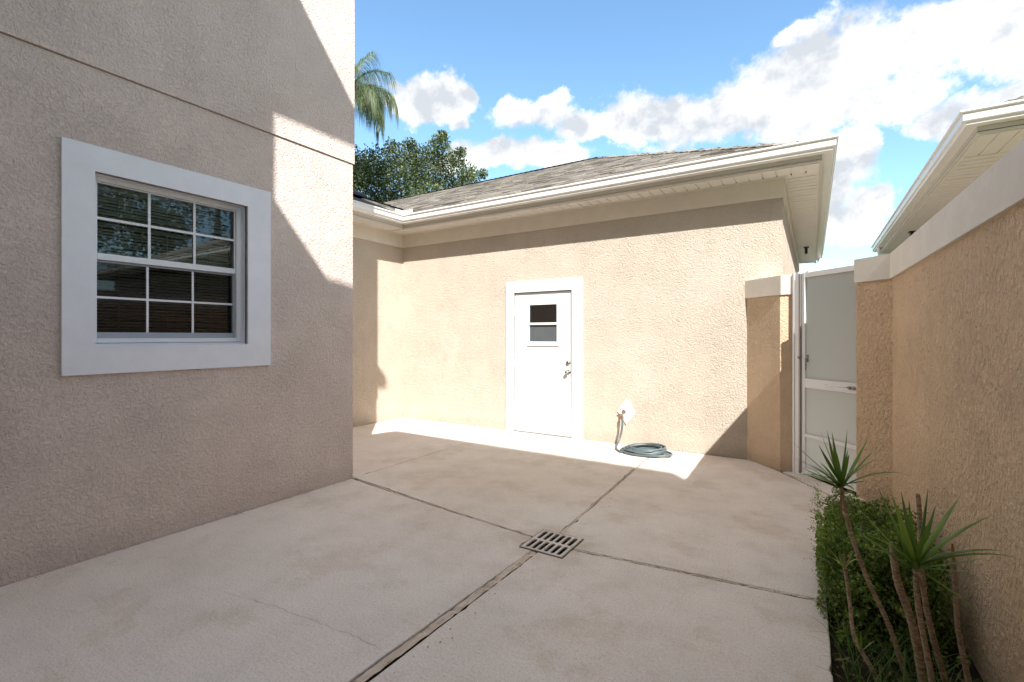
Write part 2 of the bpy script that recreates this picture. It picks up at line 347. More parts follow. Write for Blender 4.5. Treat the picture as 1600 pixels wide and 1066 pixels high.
n = tex(t, 'ShaderNodeTexNoise', 9, 7, .7, pos(t)); t.links.new(ramp(t, n.outputs['Fac'], [(.3, (.035, .06, .02)), (.7, (.10, .12, .045))]), b.inputs['Base Color']); bump(t, b, n.outputs['Fac'], 1, .05)
M['joint'] = paint('joint_dark_stucco', (.40, .32, .25), .9, .1, .2, .001)  # darker stucco tone of the thin joint line
M['strip'], t, b = mat('weathered_joint_strip', (.30, .23, .16), .9, .15)
mp_ = t.nodes.new('ShaderNodeMapping'); mp_.inputs['Scale'].default_value = (1.0, .12, 1); t.links.new(pos(t), mp_.inputs[0])
n = tex(t, 'ShaderNodeTexNoise', 55, 6, .75, mp_.outputs[0]); t.links.new(ramp(t, n.outputs['Fac'], [(.33, (.10, .07, .05)), (.43, (.56, .44, .34)), (.65, (.70, .595, .50))]), b.inputs['Base Color']); bump(t, b, n.outputs['Fac'], 1, .006)
M['gap'] = mat('dirt_in_joint', (.03, .022, .016), .95, .1)[0]
M['hose'] = paint('hose_rubber', (.085, .115, .125), .38, .5, .15, .0003)
M['hose_old'] = paint('hose_sun_bleached', (.16, .15, .12), .5, .4, .2, .0003)
M['iron'] = paint('grate_metal', (.62, .55, .48), .6, .4, .25, .0012, .3)
def leafmat(name, stops, rough=.5, trans=.3, attr=True, spec=.35):
    m = bpy.data.materials.new(name); m.use_nodes = True; t = m.node_tree; b = t.nodes['Principled BSDF']
    b.inputs['Roughness'].default_value = rough; b.inputs['Specular IOR Level'].default_value = spec
    if attr:
        a_ = t.nodes.new('ShaderNodeVertexColor'); a_.layer_name = 'tone'; s_ = t.nodes.new('ShaderNodeSeparateColor'); t.links.new(a_.outputs[0], s_.inputs[0]); src = s_.outputs[0]
    else:
        src = tex(t, 'ShaderNodeTexNoise', 30, 4, .6, pos(t)).outputs['Fac']
    c = ramp(t, src, stops); t.links.new(c, b.inputs['Base Color'])
    o = t.nodes['Material Output']; mx = t.nodes.new('ShaderNodeMixShader'); tl = t.nodes.new('ShaderNodeBsdfTranslucent')
    t.links.new(mixrgb(t, 1, c, (1.3, 1.5, .7), 'MULTIPLY'), tl.inputs[0])
    mx.inputs[0].default_value = trans; t.links.new(b.outputs[0], mx.inputs[1]); t.links.new(tl.outputs[0], mx.inputs[2]); t.links.new(mx.outputs[0], o.inputs[0])
    return m
M['hedge'] = leafmat('small_leaves', [(0., (.03, .055, .014)), (.5, (.095, .155, .03)), (1., (.34, .43, .11))])
M['drac'] = leafmat('strap_leaves', [(0., (.05, .11, .02)), (.6, (.16, .27, .045)), (1., (.42, .50, .12))], .38, .2)
M['grassb'] = leafmat('grass_blades', [(0., (.03, .08, .02)), (1., (.15, .25, .05))], .5, .25)
M['oak'] = leafmat('oak_leaves', [(0., (.02, .035, .014)), (.5, (.075, .10, .038)), (1., (.22, .25, .12))], .45, .2)
M['palm'] = leafmat('palm_leaflets', [(0., (.04, .06, .03)), (.5, (.11, .15, .07)), (1., (.28, .31, .17))], .45, .3)
M['cane'], t, b = mat('cane_bark', (.24, .17, .11), .85, .2)
mp_ = t.nodes.new('ShaderNodeMapping'); mp_.inputs['Scale'].default_value = (1, 1, 2.6); t.links.new(pos(t), mp_.inputs[0])
n = tex(t, 'ShaderNodeTexNoise', 45, 5, .7, mp_.outputs[0]); t.links.new(ramp(t, n.outputs['Fac'], [(.33, (.16, .105, .065)), (.5, (.38, .28, .19)), (.68, (.55, .44, .32))]), b.inputs['Base Color']); bump(t, b, n.outputs['Fac'], 1, .006)
M['bark'] = paint('tree_bark', (.065, .048, .035), .9, .1, .3, .01)
M['dead'] = leafmat('dry_leaves', [(0., (.10, .06, .03)), (1., (.32, .22, .12))], .7, .1)
M['rust'] = mat('orange_tip', (.42, .17, .05), .7)[0]

# ================================================================== LARGE STRUCTURE
XL, YC = -3.86, 3.21           # tall wall plane, its far corner
YB, XI, XR = 6.07, -6.01, -.275  # garage wall plane, inner corner, outer corner
def flat(name, pts, z, m, kind='structure'):
    mb = MB(); mb.face(*[(x, y, z) for x, y in pts]); return mb.build(name, m, kind=kind)
flat('ground', [(-400, -400), (400, -400), (400, 400), (-400, 400)], -.12, M['lawn'])

flat('side_path', [(-.1, 5.86), (.46, 5.28), (1.6, 5.28), (1.6, 16), (-.2, 16), (-.2, 5.95)], -.02, M['concrete'])
# ---- courtyard floor: slabs with recessed joints
floor_ = bpy.data.objects.new('courtyard_floor', None); col.objects.link(floor_); floor_['kind'] = 'structure'; floor_.location = (-1.5, 3, 0)
def slab(poly, seed=0, th=.11):
    r_ = random.Random(seed); pts = []
    n = len(poly); area = sum(poly[i][0]*poly[(i+1) % n][1]-poly[(i+1) % n][0]*poly[i][1] for i in range(n))
    if area < 0: poly = poly[::-1]
    for i in range(n):
        a_, b_ = Vector(poly[i]), Vector(poly[(i+1) % n]); k = max(1, int((b_-a_).length/.045))
        nr = (b_-a_).normalized(); nr = Vector((-nr.y, nr.x)); drift = 0
        for j in range(k):
            drift = drift*.7+r_.uniform(-.0016, .0016)
            chip = -.016*r_.random() if r_.random() < .06 else 0
            pts.append((a_.lerp(b_, j/k)+nr*((drift-chip) if j else 0), nr))
    m = len(pts); mb = MB()
    def off(i, d):
        p, nr = pts[i]; pn = pts[i-1][1]; nn = (nr+pn); nn = nn/max(.6, nn.length_squared/2); return p+nn*d
    rings = [[(*off(i, 0), -th) for i in range(m)], [(*off(i, 0), -.006) for i in range(m)], [(*off(i, .0015), -.002) for i in range(m)], [(*off(i, .006), 0) for i in range(m)]]
    vs = [q for r__ in rings for q in r__]; fs = [(k*m+i, k*m+(i+1) % m, (k+1)*m+(i+1) % m, (k+1)*m+i) for k in range(3) for i in range(m)]
    fs.append(tuple(range(3*m, 4*m))); mb.mesh(vs, fs)
    return mb.build('slab', M['concrete'], floor_)
DX0, DX1, DY0, DY1 = -1.655, -1.340, 2.745, 3.085          # drain
JW, JE, JS, JN = -1.575, -1.50, 2.905, 3.0
slab([(XL+.004, -1.0), (-1.655, -1.0), (-1.600, 1.3), (-1.562, DY0-.002), (DX0-.003, DY0-.002), (DX0-.003, 2.922), (-2.49, 3.012), (XL+.004, 3.188)], 1)
slab([(-1.60, -1.0), (.085, -1.0), (.073, 2.34), (.065, 3.020), (-.6, 2.955), (DX1+.003, 2.892), (DX1+.003, DY0-.002), (-1.512, DY0-.002), (-1.53, 1.3)], 2)
slab([(XL-.0, 3.232), (-2.49, 3.036), (DX0-.003, 2.940), (DX0-.003, DY1+.002), (-1.528, DY1+.002), (-1.628, 5.45), (-1.628, YB), (XL-.0, YB)], 3)
slab([(-1.510, DY1+.002), (DX1+.003, DY1+.002), (DX1+.003, 2.912), (-.6, 2.985), (.062, 3.048), (.085, 4.62), (.19, 4.98), (-.285, 5.70), (-.60, YB-.01), (-1.600, YB-.01), (-1.600, 5.45)], 4)
slab([(XI+.005, YC+.01), (XL-.012, YC+.01), (XL-.010, YB), (XI+.005, YB)], 5)
MB().box(-7, 1.2, -2, 7, -.118, -.042).build('slab_bed', M['gap'], floor_)
def strip(pts, w_, z, seed, name='joint_strip', m=None):
    r_ = random.Random(seed); mb = MB(); Ls = []
    for i in range(len(pts)-1):
        a_, b_ = Vector(pts[i]), Vector(pts[i+1]); k = max(1, int((b_-a_).length/.03)); d = (b_-a_).normalized(); nr = Vector((-d.y, d.x))
        for j in range(k): Ls.append((a_.lerp(b_, j/k), nr))
    Ls.append((Vector(pts[-1]), Ls[-1][1]))
    o1 = o2 = 0; P = []
    for p, nr in Ls:
        o1 = o1*.8+r_.uniform(-.0022, .0022); o2 = o2*.8+r_.uniform(-.0022, .0022); dz = r_.uniform(-.002, .001)-(.007 if r_.random() < .10 else 0)
        P.append(((*(p+nr*(w_/2+o1)), z-.002+dz), (*(p+nr*o1*.5), z+dz), (*(p-nr*(w_/2+o2)), z-.002+dz)))
    for i in range(len(P)-1):
        for k in (0, 1): mb.face(P[i][k], P[i+1][k], P[i+1][k+1], P[i][k+1])
    return mb.build(name, m or M['strip'], floor_)
strip([(-1.617, -.2), (-1.565, 1.3), (-1.537, DY0-.01)], .043, -.001, 1)
strip([(-1.519, DY1+.01), (-1.614, 5.44), (-1.614, YB-.02)], .013, .000, 2)
strip([(XL+.1, 3.196), (-2.49, 3.024), (-1.67, 2.931)], .013, .000, 3)
strip([(-1.33, 2.902), (-.6, 2.970), (.06, 3.034)], .018, .000, 4)
# hairline crack in the near slab: a thin fissure edge standing a hair proud
def crack(pts, w0, seed):
    r_ = random.Random(seed); mb = MB(); Q = []
    for i in range(len(pts)-1):
        a_, b_ = Vector(pts[i]), Vector(pts[i+1]); k = max(2, int((b_-a_).length/.025))
        for j in range(k): Q.append(a_.lerp(b_, j/k)+Vector((r_.uniform(-.006, .006), r_.uniform(-.006, .006))))
    for i in range(len(Q)-1):
        d = (Q[i+1]-Q[i]).normalized(); nr = Vector((-d.y, d.x)); w_ = w0*r_.uniform(.3, 1)
        mb.face((*(Q[i]+nr*w_), .0006), (*(Q[i]-nr*w_), .0006), (*(Q[i+1]-nr*w_*.8), .0006), (*(Q[i+1]+nr*w_*.8), .0006))
    return mb.build('crack', M['gap'], floor_)
def gnd(px, py): d = bearing(px, py); t_ = -EYE/d.z; return (d.x*t_, d.y*t_)
crack([gnd(350, 925), gnd(420, 945), gnd(470, 963), gnd(520, 982), gnd(560, 996), gnd(588, 1012), gnd(604, 1020)], .0009, 3)
# threshold under the gate
mb = MB(); mb.mesh([(-.26, 5.69, -.1), (.205, 4.985, -.1), (.40, 5.05, -.1), (-.14, 5.78, -.1), (-.26, 5.69, .004), (.205, 4.985, .004), (.40, 5.05, .012), (-.14, 5.78, .012)],
                   [(0,3,2,1), (4,5,6,7), (0,1,5,4), (1,2,6,5), (2,3,7,6), (3,0,4,7)]); mb.build('threshold', M['concrete'], floor_, bevel=.004)
# planting bed
mb = MB(); nx, ny = 14, 60; vs = []
for j in range(ny+1):
    for i in range(nx+1):
        x = .085+.6*i/nx; y = .2+4.9*j/ny; vs.append((x, y, -.055+rnd.uniform(-.012, .012)))
mb.mesh(vs, [(j*(nx+1)+i, j*(nx+1)+i+1, (j+1)*(nx+1)+i+1, (j+1)*(nx+1)+i) for j in range(ny) for i in range(nx)])
mb.build('planting_bed', M['soil'], kind='structure', smooth=True)

# ---- walls with an opening
def wall_x(mb, xf, th, y0, y1, z0, z1, hole=None):    # face at xf looking +x
    if hole:
        a_, b_, c_, d_ = hole
        mb.box(xf-th, xf, y0, a_, z0, z1); mb.box(xf-th, xf, b_, y1, z0, z1); mb.box(xf-th, xf, a_, b_, z0, c_); mb.box(xf-th, xf, a_, b_, d_, z1)
    else: mb.box(xf-th, xf, y0, y1, z0, z1)
def wall_y(mb, yf, th, x0, x1, z0, z1, hole=None):    # face at yf looking -y
    if hole:
        a_, b_, c_, d_ = hole
        mb.box(x0, a_, yf, yf+th, z0, z1); mb.box(b_, x1, yf, yf+th, z0, z1); mb.box(a_, b_, yf, yf+th, c_, z0) if c_ < z0 else None
        mb.box(a_, b_, yf, yf+th, d_, z1)
        if c_ > z0: mb.box(a_, b_, yf, yf+th, z0, c_)
    else: mb.box(x0, x1, yf, yf+th, z0, z1)

# ================================================================== TALL HOUSE
th = thing('two_storey_house', 'tall beige stucco house wall on the left with a white trimmed grid window', 'house', (XL-1, 1.5, -.1))
WY0, WY1, WZ0, WZ1 = 1.185, 2.155, 1.330, 2.445
mb = MB(); wall_x(mb, XL, .22, -1.2, YC, -.1, 3.100, (WY0, WY1, WZ0, WZ1))
mb.box(-9, XL-.22, YC-.2, YC, -.1, 3.100)
mb.build('wall', M['stucco_l'], th)
mb = MB(); mb.box(XL-.22, XL+.012, -1.2, YC+.012, 3.108, 6.2); mb.box(-9, XL-.22, YC-.2, YC+.012, 3.108, 6.2)
mb.box(-9, -8.8, -8, YC-.2, -.1, 6.2)
mb.build('upper_wall', M['stucco_up'], th, label='upper storey wall standing slightly proud of a thin joint line')
mb = MB(); mb.box(XL-.2, XL-.004, -1.2, YC-.004, 3.100, 3.108); mb.box(-9, XL-.2, YC-.18, YC-.004, 3.1, 3.108); mb.build('control_joint', M['joint'], th)
# block behind the camera: front at y=-.06, corner at x=-1.53
mb = MB(); mb.box(XL, -1.53, -1.2, -.06, -.1, 6.95); mb.box(-1.73, -1.53, -8, -1.2, -.1, 6.95); mb.build('wall', M['stucco'], th)
def eave_slab(mb, x0, x1, y0, y1, z): mb.box(x0, x1, y0, y1, z-.16, z)
def hiproof(mb, x0, x1, y0, y1, z, p):
    h_ = min(x1-x0, y1-y0)/2
    if x1-x0 <= y1-y0: a_, b_ = ((x0+x1)/2, y0+h_, z+p*h_), ((x0+x1)/2, y1-h_, z+p*h_)
    else: a_, b_ = (x0+h_, (y0+y1)/2, z+p*h_), (x1-h_, (y0+y1)/2, z+p*h_)
    c = [(x0, y0, z), (x1, y0, z), (x1, y1, z), (x0, y1, z)]
    if x1-x0 <= y1-y0: mb.face(c[0], c[1], a_); mb.face(c[1], c[2], b_, a_); mb.face(c[2], c[3], b_); mb.face(c[3], c[0], a_, b_)
    else: mb.face(c[0], c[1], b_, a_); mb.face(c[1], c[2], b_); mb.face(c[2], c[3], a_, b_); mb.face(c[3], c[0], a_)
mb = MB(); eave_slab(mb, -9.4, -3.56, -8, 3.51, 6.2); mb.build('eave', M['fascia'], th)
mb = MB(); hiproof(mb, -9.4, -3.56, -8, 3.51, 6.205, .12); hiproof(mb, -8, -1.03, -8.0, .44, 7.006, .12); mb.build('roof', M['shingle'], th)
mb = MB(); eave_slab(mb, -3.86, -1.03, -8, .44, 7.001); mb.build('eave', M['fascia'], th)
# unseen mass behind the camera, its outline shaped to cast the courtyard shadow
prof = [(-1.53, 6.50), (-.25, 6.52), (.02, 6.82), (.50, 7.27), (4.45, 7.17)]
mb = MB(); n_ = len(prof); vs = [(x, -.9, z) for x, z in prof]+[(x, -8, z) for x, z in prof]+[(x, -.9, -.1) for x, z in prof]+[(x, -8, -.1) for x, z in prof]
fs = []
for i in range(n_-1): fs += [(i, i+1, n_+i+1, n_+i), (2*n_+i, 2*n_+i+1, i+1, i), (3*n_+i+1, 3*n_+i, n_+i, n_+i+1)]
fs += [(2*n_-1, n_-1, 3*n_-1, 4*n_-1)]
mb.mesh(vs, fs); mb.build('rear_shadow_caster', M['stucco'], th)

# ---- window
xw = XL
win = MB()
o0, o1, p0, p1 = 1.025, 2.345, 1.162, 2.605
for (a_, b_, c_, d_) in ((o0, o1, p1-.16, p1), (o0, o1, p0, WZ0), (o0, WY0, WZ0, p1-.16), (WY1, o1, WZ0, p1-.16)): win.box(xw-.02, xw+.022, a_, b_, c_, d_)
window = win.build('window', M['trim'], th, bevel=0)
rev = MB(); d_ = .085
rev.box(xw-.2, xw-.0205, WY0-.02, WY0+.004, WZ0, WZ1); rev.box(xw-.2, xw-.0205, WY1-.004, WY1+.02, WZ0, WZ1)
rev.box(xw-.2, xw-.0205, WY0-.02, WY1+.02, WZ1-.004, WZ1+.02)
rev.build('reveal', M['trim'], window)
sl = MB(); sl.mesh([(xw-.2, WY0, WZ0-.02), (xw+.0225, WY0, WZ0-.02), (xw-.2, WY1, WZ0-.02), (xw+.0225, WY1, WZ0-.02), (xw-.2, WY0, WZ0+.045), (xw+.0235, WY0, WZ0+.006), (xw-.2, WY1, WZ0+.045), (xw+.0235, WY1, WZ0+.006)],
                   [(0,2,3,1), (4,5,7,6), (0,1,5,4), (2,6,7,3), (0,4,6,2), (1,3,7,5)]); sl.build('sill', M['trim'], window)
fy0, fy1, fz0, fz1 = WY0+.004, WY1-.004, WZ0+.028, WZ1-.004
fr = MB(); xf0, xf1 = xw-.16, xw-.075
fr.box(xf0, xf1, fy0, fy0+.035, fz0, fz1); fr.box(xf0, xf1, fy1-.035, fy1, fz0, fz1); fr.box(xf0, xf1, fy0+.035, fy1-.035, fz1-.028, fz1); fr.box(xf0, xf1, fy0+.035, fy1-.035, fz0, fz0+.030)
fr.build('frame', M['vinyl'], window, bevel=.0025)
gy0, gy1 = fy0+.035, fy1-.035; zm = 1.905
def sash(x, z0, z1, st, rb, rt, m, glass, mun, mrail):
    s_ = MB(); s_.box(x-.03, x, gy0, gy0+st, z0, z1); s_.box(x-.03, x, gy1-st, gy1, z0, z1); s_.box(x-.03, x, gy0+st, gy1-st, z1-rt, z1)
    s_.build('sash', m, window, bevel=.002)
    s_ = MB(); s_.box(x-.03, x+.002, gy0+st, gy1-st, z0, z0+rb); s_.build('sash_rail', mrail, window, bevel=.002)
    a_, b_, c_, e_ = gy0+st, gy1-st, z0+rb, z1-rt
    g = MB(); g.box(x-.018, x-.014, a_, b_, c_, e_); g.build('pane', glass, window)
    w_ = mun
    ym = [a_+(b_-a_)*k/3 for k in (1, 2)]; zmid = (c_+e_)/2
    for y in ym:
        q = MB(); q.box(x-.012, x-.004, y-w_, y+w_, c_, e_); q.build('muntin', M['vinyl'], window, bevel=.0015)
    for k, (u0, u1) in enumerate(((a_, ym[0]-w_), (ym[0]+w_, ym[1]-w_), (ym[1]+w_, b_))):
        q = MB(); q.box(x-.012, x-.004, u0, u1, zmid-w_, zmid+w_); q.build('muntin', M['vinyl'], window, bevel=.0015)
sash(xw-.095, zm, fz1-.028, .008, .042, .008, M['vinyl'], M['glass'], .0085, M['vinyl'])
sash(xw-.122, fz0+.030, zm-.002, .006, .040, .012, M['greyrail'], M['glass_screen'], .0075, M['greyrail'])
# blinds inside
slat_me = None
zs = fz1-.06; k = 0
while zs > fz0+.06:
    if slat_me is None:
        s_ = MB(); vs = []
        for i in range(4):
            u = i/3-.5; vs += [(u*.024*math.cos(.5), gy0, u*.024*math.sin(.5)+.003*(1-4*u*u)), (u*.024*math.cos(.5), gy1, u*.024*math.sin(.5)+.003*(1-4*u*u))]
        s_.mesh(vs, [(2*i, 2*i+1, 2*i+3, 2*i+2) for i in range(3)]); so_ = s_.build('blind_slat', M['slat'], window); slat_me = so_.data
    else:
        so_ = bpy.data.objects.new('blind_slat', slat_me); col.objects.link(so_); so_.parent = window
    so_.location = (xw-.20, 0, zs); so_.rotation_euler = (rnd.uniform(-.002, .002), rnd.uniform(-.04, .04), 0)
    zs -= .0215; k += 1
q = MB(); q.box(xw-.215, xw-.18, gy0, gy1, fz1-.055, fz1-.02); q.build('blind_headrail', M['slat'], window)
for f_ in (.17, .5, .83):
    y = gy0+(gy1-gy0)*f_; q = MB(); q.tube([(xw-.184, y, fz1-.05), (xw-.184, y, fz0+.05)], .0022, 5); q.build('blind_cord', M['cord'], window)
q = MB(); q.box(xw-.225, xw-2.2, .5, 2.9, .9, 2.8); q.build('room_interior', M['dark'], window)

# ================================================================== GARAGE HOUSE
gar = thing('garage_wing', 'low beige stucco garage with shingle roof, white gutters and a white side door', 'garage', (-3, 8, -.1))
DX_0, DX_1, DZ1 = -3.742, -2.806, 2.045
mb = MB(); wall_y(mb, YB, .2, XI, XR, -.1, 3.17, (DX_0-.01, DX_1+.01, -.1, DZ1+.01)); mb.build('wall', M['stucco'], gar)
mb = MB(); mb.box(XR-.2, XR, YB+.2, 13.2, -.1, 3.17); mb.box(-14, XR-.2, 13.0, 13.2, -.1, 3.17); mb.build('wall', M['stucco'], gar)
mb = MB(); mb.box(XI-.2, XI, YC+.002, YB+.2, -.1, 3.17); mb.build('wall', M['stucco'], gar)
wp = [(XI, YC+.015), (XI, YB), (XR, YB), (XR, 13.2)]
q = MB(); sweep(q, wp, [(.001, 2.930), (.022, 2.930), (.022, 3.158), (.001, 3.158)]); q.build('frieze', M['frieze'], gar)
OV = .36
fp = [(XI+OV, YC+.015), (XI+OV, YB-OV), (XR+OV, YB-OV), (XR+OV, 13.2+OV)]
q = MB(); sweep(q, fp, [(-.022, 3.150), (0, 3.150), (0, 3.335), (-.022, 3.335)]); q.build('fascia', M['fascia'], gar)
q = MB(); sweep(q, fp, [(-.040, 3.140), (-.0225, 3.140), (-.0225, 3.158), (-.040, 3.158)]); q.build('trim_channel', M['soffit'], gar)
q = MB(); sweep(q, wp, [(.0225, 3.136), (.040, 3.136), (.040, 3.158), (.0225, 3.158)]); q.build('trim_channel', M['soffit'], gar)
GP = [(.001, .002), (.084, .002), (.088, .006), (.088, .024), (.098, .030), (.108, .034), (.112, .040), (.114, .100), (.130, .106), (.133, .110), (.133, .124), (.118, .125), (.118, .119), (.127, .118), (.127, .112), (.108, .104), (.106, .042), (.080, .010), (.006, .010), (.006, .122), (.001, .122)]
q = MB(); sweep(q, fp, GP, z0=3.215); gut = q.build('gutter', M['gutter'], gar)
# hidden hangers of the gutter
for i in range(9):
    x = -5.2+i*.62; h_ = MB(); h_.box(x-.012, x+.012, YB-OV-.126, YB-OV-.004, 3.3365, 3.3395); h_.build('hanger', M['gutter'], gut)
q = MB()                                     # splash guard in the inner corner
gx, gy = XI+OV+.112, YB-OV-.112
q.box(gx-.012+.012, gx+.003, gy-.17, gy, 3.325, 3.405); q.box(gx+.003, gx+.20, gy-.003, gy, 3.325, 3.405)
q.build('splash_guard', M['gutter'], gut)
def soffit_panels(x0, x1, axis, a0, a1, parent, z=3.152, step=.135, pmat=None):
    """panels laid side by side, each with a lip: axis 'x' = row runs along x, spanning y from a0 to a1"""
    Lp = a1-a0
    def make(w_, first):
        s_ = MB(); e0 = .034
        a_, b_ = w_-.013, w_
        # flat pan, a sunken lap on its right edge that stops short of the wall channel
        s_.mesh([(0, 0, 0), (a_, 0, 0), (a_, Lp, 0), (0, Lp, 0), (a_, 0, .010), (b_, 0, .010), (b_, Lp-e0, .010), (a_, Lp-e0, .010), (a_, Lp, .010), (0, 0, .012), (b_, 0, .014), (0, Lp, .012)],
                [(0, 3, 2, 1), (1, 2, 8, 4), (4, 7, 6, 5), (0, 9, 11, 3), (0, 1, 4, 9)])
        return s_.build('soffit_panel', M['soffit'], parent)
    n = int((x1-x0)/step); me = None
    for i in range(n+1):
        if i == n:
            if x1-x0-n*step < .02: break
            o = make(x1-x0-n*step, 0)
        elif me is None: o = make(step, 1); me = o.data
        else: o = bpy.data.objects.new('soffit_panel', me); col.objects.link(o); o.parent = parent
        if axis == 'x': o.location = (x0+i*step, a0, z+rnd.uniform(-.0008, .0008))
        elif axis == 'y': o.location = (a1, x0+i*step, z+rnd.uniform(-.0008, .0008)); o.rotation_euler = (0, 0, R(90))   # inner end at the low x side
        else: o.location = (a0, x0+(i+1)*step if i < n else x1, z+rnd.uniform(-.0008, .0008)); o.rotation_euler = (0, 0, R(-90))  # inner end at the high x side
soffit_panels(XI+.02, XR+OV-.0235, 'x', YB-OV+.024, YB-.0235, gar)
soffit_panels(YB-.02, 13.5, 'y', XR+.0235, XR+OV-.024, gar)
soffit_panels(YC+.02, YB-OV, 'y', XI+.0235, XI+OV-.024, gar)
q = MB(); sweep(q, [(XI, YC+.015), (XI, YB), (XR, YB), (XR, 13.2)], [(0, 3.170), (OV, 3.170), (OV, 3.176), (0, 3.176)]); q.build('soffit_backing', M['black'], gar)

def roof_plane(parent, O, e, u, p, Rn, lo, hi, seed=0, course=.145, name='shingle_course'):
    """asphalt shingles: real overlapping tabs in courses"""
    r_ = random.Random(seed); O, e, u = Vector(O), Vector(e), Vector(u); k = math.sqrt(1+p*p); mb = MB()
    nc = int(Rn*k/course)+1
    up = (u+Vector((0, 0, p))).normalized(); nrm = e.cross(up); nrm = nrm if nrm.z > 0 else -nrm
    for c in range(nc):
        r0 = c*course/k; r1 = min(Rn, (c+1)*course/k)
        if r0 >= Rn: break
        xa, xb = lo(r0), hi(r0); x = xa - r_.uniform(0, .2)
        while x < xb:
            w_ = r_.choice((.13, .17, .22, .28, .33))*r_.uniform(.9, 1.1); a_, b_ = max(x, xa), min(x+w_, xb); x += w_
            if b_-a_ < .01: continue
            t0 = .012+r_.choice((0, .0, .007)); tone = min(1, max(0, r_.gauss(.5, .26))); mb.cur = (tone,)*3
            a2, b2 = max(a_, lo(r1)), min(b_, hi(r1))
            if b2 <= a2: a2 = b2 = (a_+b_)/2
            P0 = O+e*a_+u*r0+Vector((0, 0, p*r0)); P1 = O+e*b_+u*r0+Vector((0, 0, p*r0))
            P2 = O+e*b2+u*r1+Vector((0, 0, p*r1)); P3 = O+e*a2+u*r1+Vector((0, 0, p*r1))
            A, B, C, D = P0+nrm*t0, P1+nrm*t0, P2+nrm*.004, P3+nrm*.004
            mb.mesh([P0, P1, A, B, C, D], [(0, 1, 3, 2), (2, 3, 4, 5), (0, 2, 5), (1, 4, 3)])
    o = mb.build(name, M['shingle'], parent, kind='stuff'); return o
deck = MB(); PT = .47; ex = XR+OV+.02; ey = YB-OV-.02; ez = 3.335; HR = 3.93
A_ = (ex, ey, ez); B_ = (-14, ey, ez); C_ = (-14, ey+HR, ez+PT*HR); D_ = (ex-HR, ey+HR, ez+PT*HR); E_ = (ex, ey+2*HR, ez); F_ = (-14, ey+2*HR, ez)
deck.face(B_, A_, D_, C_); deck.face(A_, E_, D_); deck.face(E_, F_, C_, D_)
lx = XI+OV+.02; WR = 1.02
deck.face((lx, YC+.02, ez-.002), (lx, ey+.0, ez-.002), (lx-WR, ey+WR, ez+PT*WR-.002), (lx-WR, YC+.02, ez+PT*WR-.002))
deck.face((lx-WR, YC+.02, ez+PT*WR-.002), (lx-WR, ey+WR, ez+PT*WR-.002), (lx-3, ey+WR, ez-.3), (lx-3, YC+.02, ez-.3))
roof = deck.build('roof', M['deck'], gar)
roof_plane(roof, (0, ey, ez), (1, 0, 0), (0, 1, 0), PT, HR, lambda r: (lx-r if r < WR else -14), lambda r: ex-r, 3)
roof_plane(roof, (ex, 0, ez), (0, 1, 0), (-1, 0, 0), PT, HR, lambda r: ey+r, lambda r: ey+2*HR-r, 4)
roof_plane(roof, (lx, 0, ez), (0, 1, 0), (-1, 0, 0), PT, WR, lambda r: YC+.02, lambda r: ey+r, 5)
# ridge and hip caps
def caps(parent, P, Q, w_=.13, seed=0):
    P, Q = Vector(P), Vector(Q); d = (Q-P); n = int(d.length/.14); d.normalize(); s_ = Vector((d.y, -d.x, 0)).normalized(); up = s_.cross(d); up = up if up.z > 0 else -up; r_ = random.Random(seed); mb = MB()
    for i in range(n):
        a_ = P+d*.14*i; b_ = P+d*(.14*i+.16); tone = min(1, max(0, r_.gauss(.5, .22))); mb.cur = (tone,)*3
        h0, h1 = .022, .012
        L0, T0, R0 = a_-s_*w_-Vector((0, 0, w_*.3-h0)), a_+up*h0, a_+s_*w_-Vector((0, 0, w_*.3-h0))
        L1, T1, R1 = b_-s_*w_-Vector((0, 0, w_*.3-h1)), b_+up*h1, b_+s_*w_-Vector((0, 0, w_*.3-h1))
        mb.mesh([L0, T0, R0, L1, T1, R1], [(0, 1, 4, 3), (1, 2, 5, 4)])
        mb.mesh([L0, T0, R0, L0-Vector((0, 0, .012)), T0-Vector((0, 0, .012)), R0-Vector((0, 0, .012))], [(0, 3, 4, 1), (1, 4, 5, 2)])
    mb.build('ridge_cap', M['shingle'], parent, kind='stuff')
caps(roof, D_, C_, seed=1); caps(roof, A_, D_, seed=2); caps(roof, (lx-WR, ey+WR, ez+PT*WR), (lx-WR, YC+.02, ez+PT*WR), seed=3)
# dark sheet painting in the tall house's shadow, and the black vent hood on the small roof
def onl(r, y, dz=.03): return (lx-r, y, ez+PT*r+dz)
q = MB(); q.mesh([onl(.0, 3.3), onl(.0, 5.64), onl(.22, 5.62), onl(.50, 5.25), onl(.80, 4.5), onl(.80, 3.3)], [(0, 1, 2, 3, 4, 5)]); q.build('roof_shade_patch', M['patch'], roof)
q = MB(); vb = []
for i in range(9):
    a_ = math.pi*i/8
    for yy in (5.02, 5.42): vb.append((lx-.70+.13*math.cos(a_), yy, ez+PT*.70+.01+.10*math.sin(a_)))
q.mesh(vb, [(2*i, 2*i+1, 2*i+3, 2*i+2) for i in range(8)]+[tuple(range(0, 18, 2)), tuple(range(17, 0, -2))]); q.build('roof_vent', M['black'], roof)

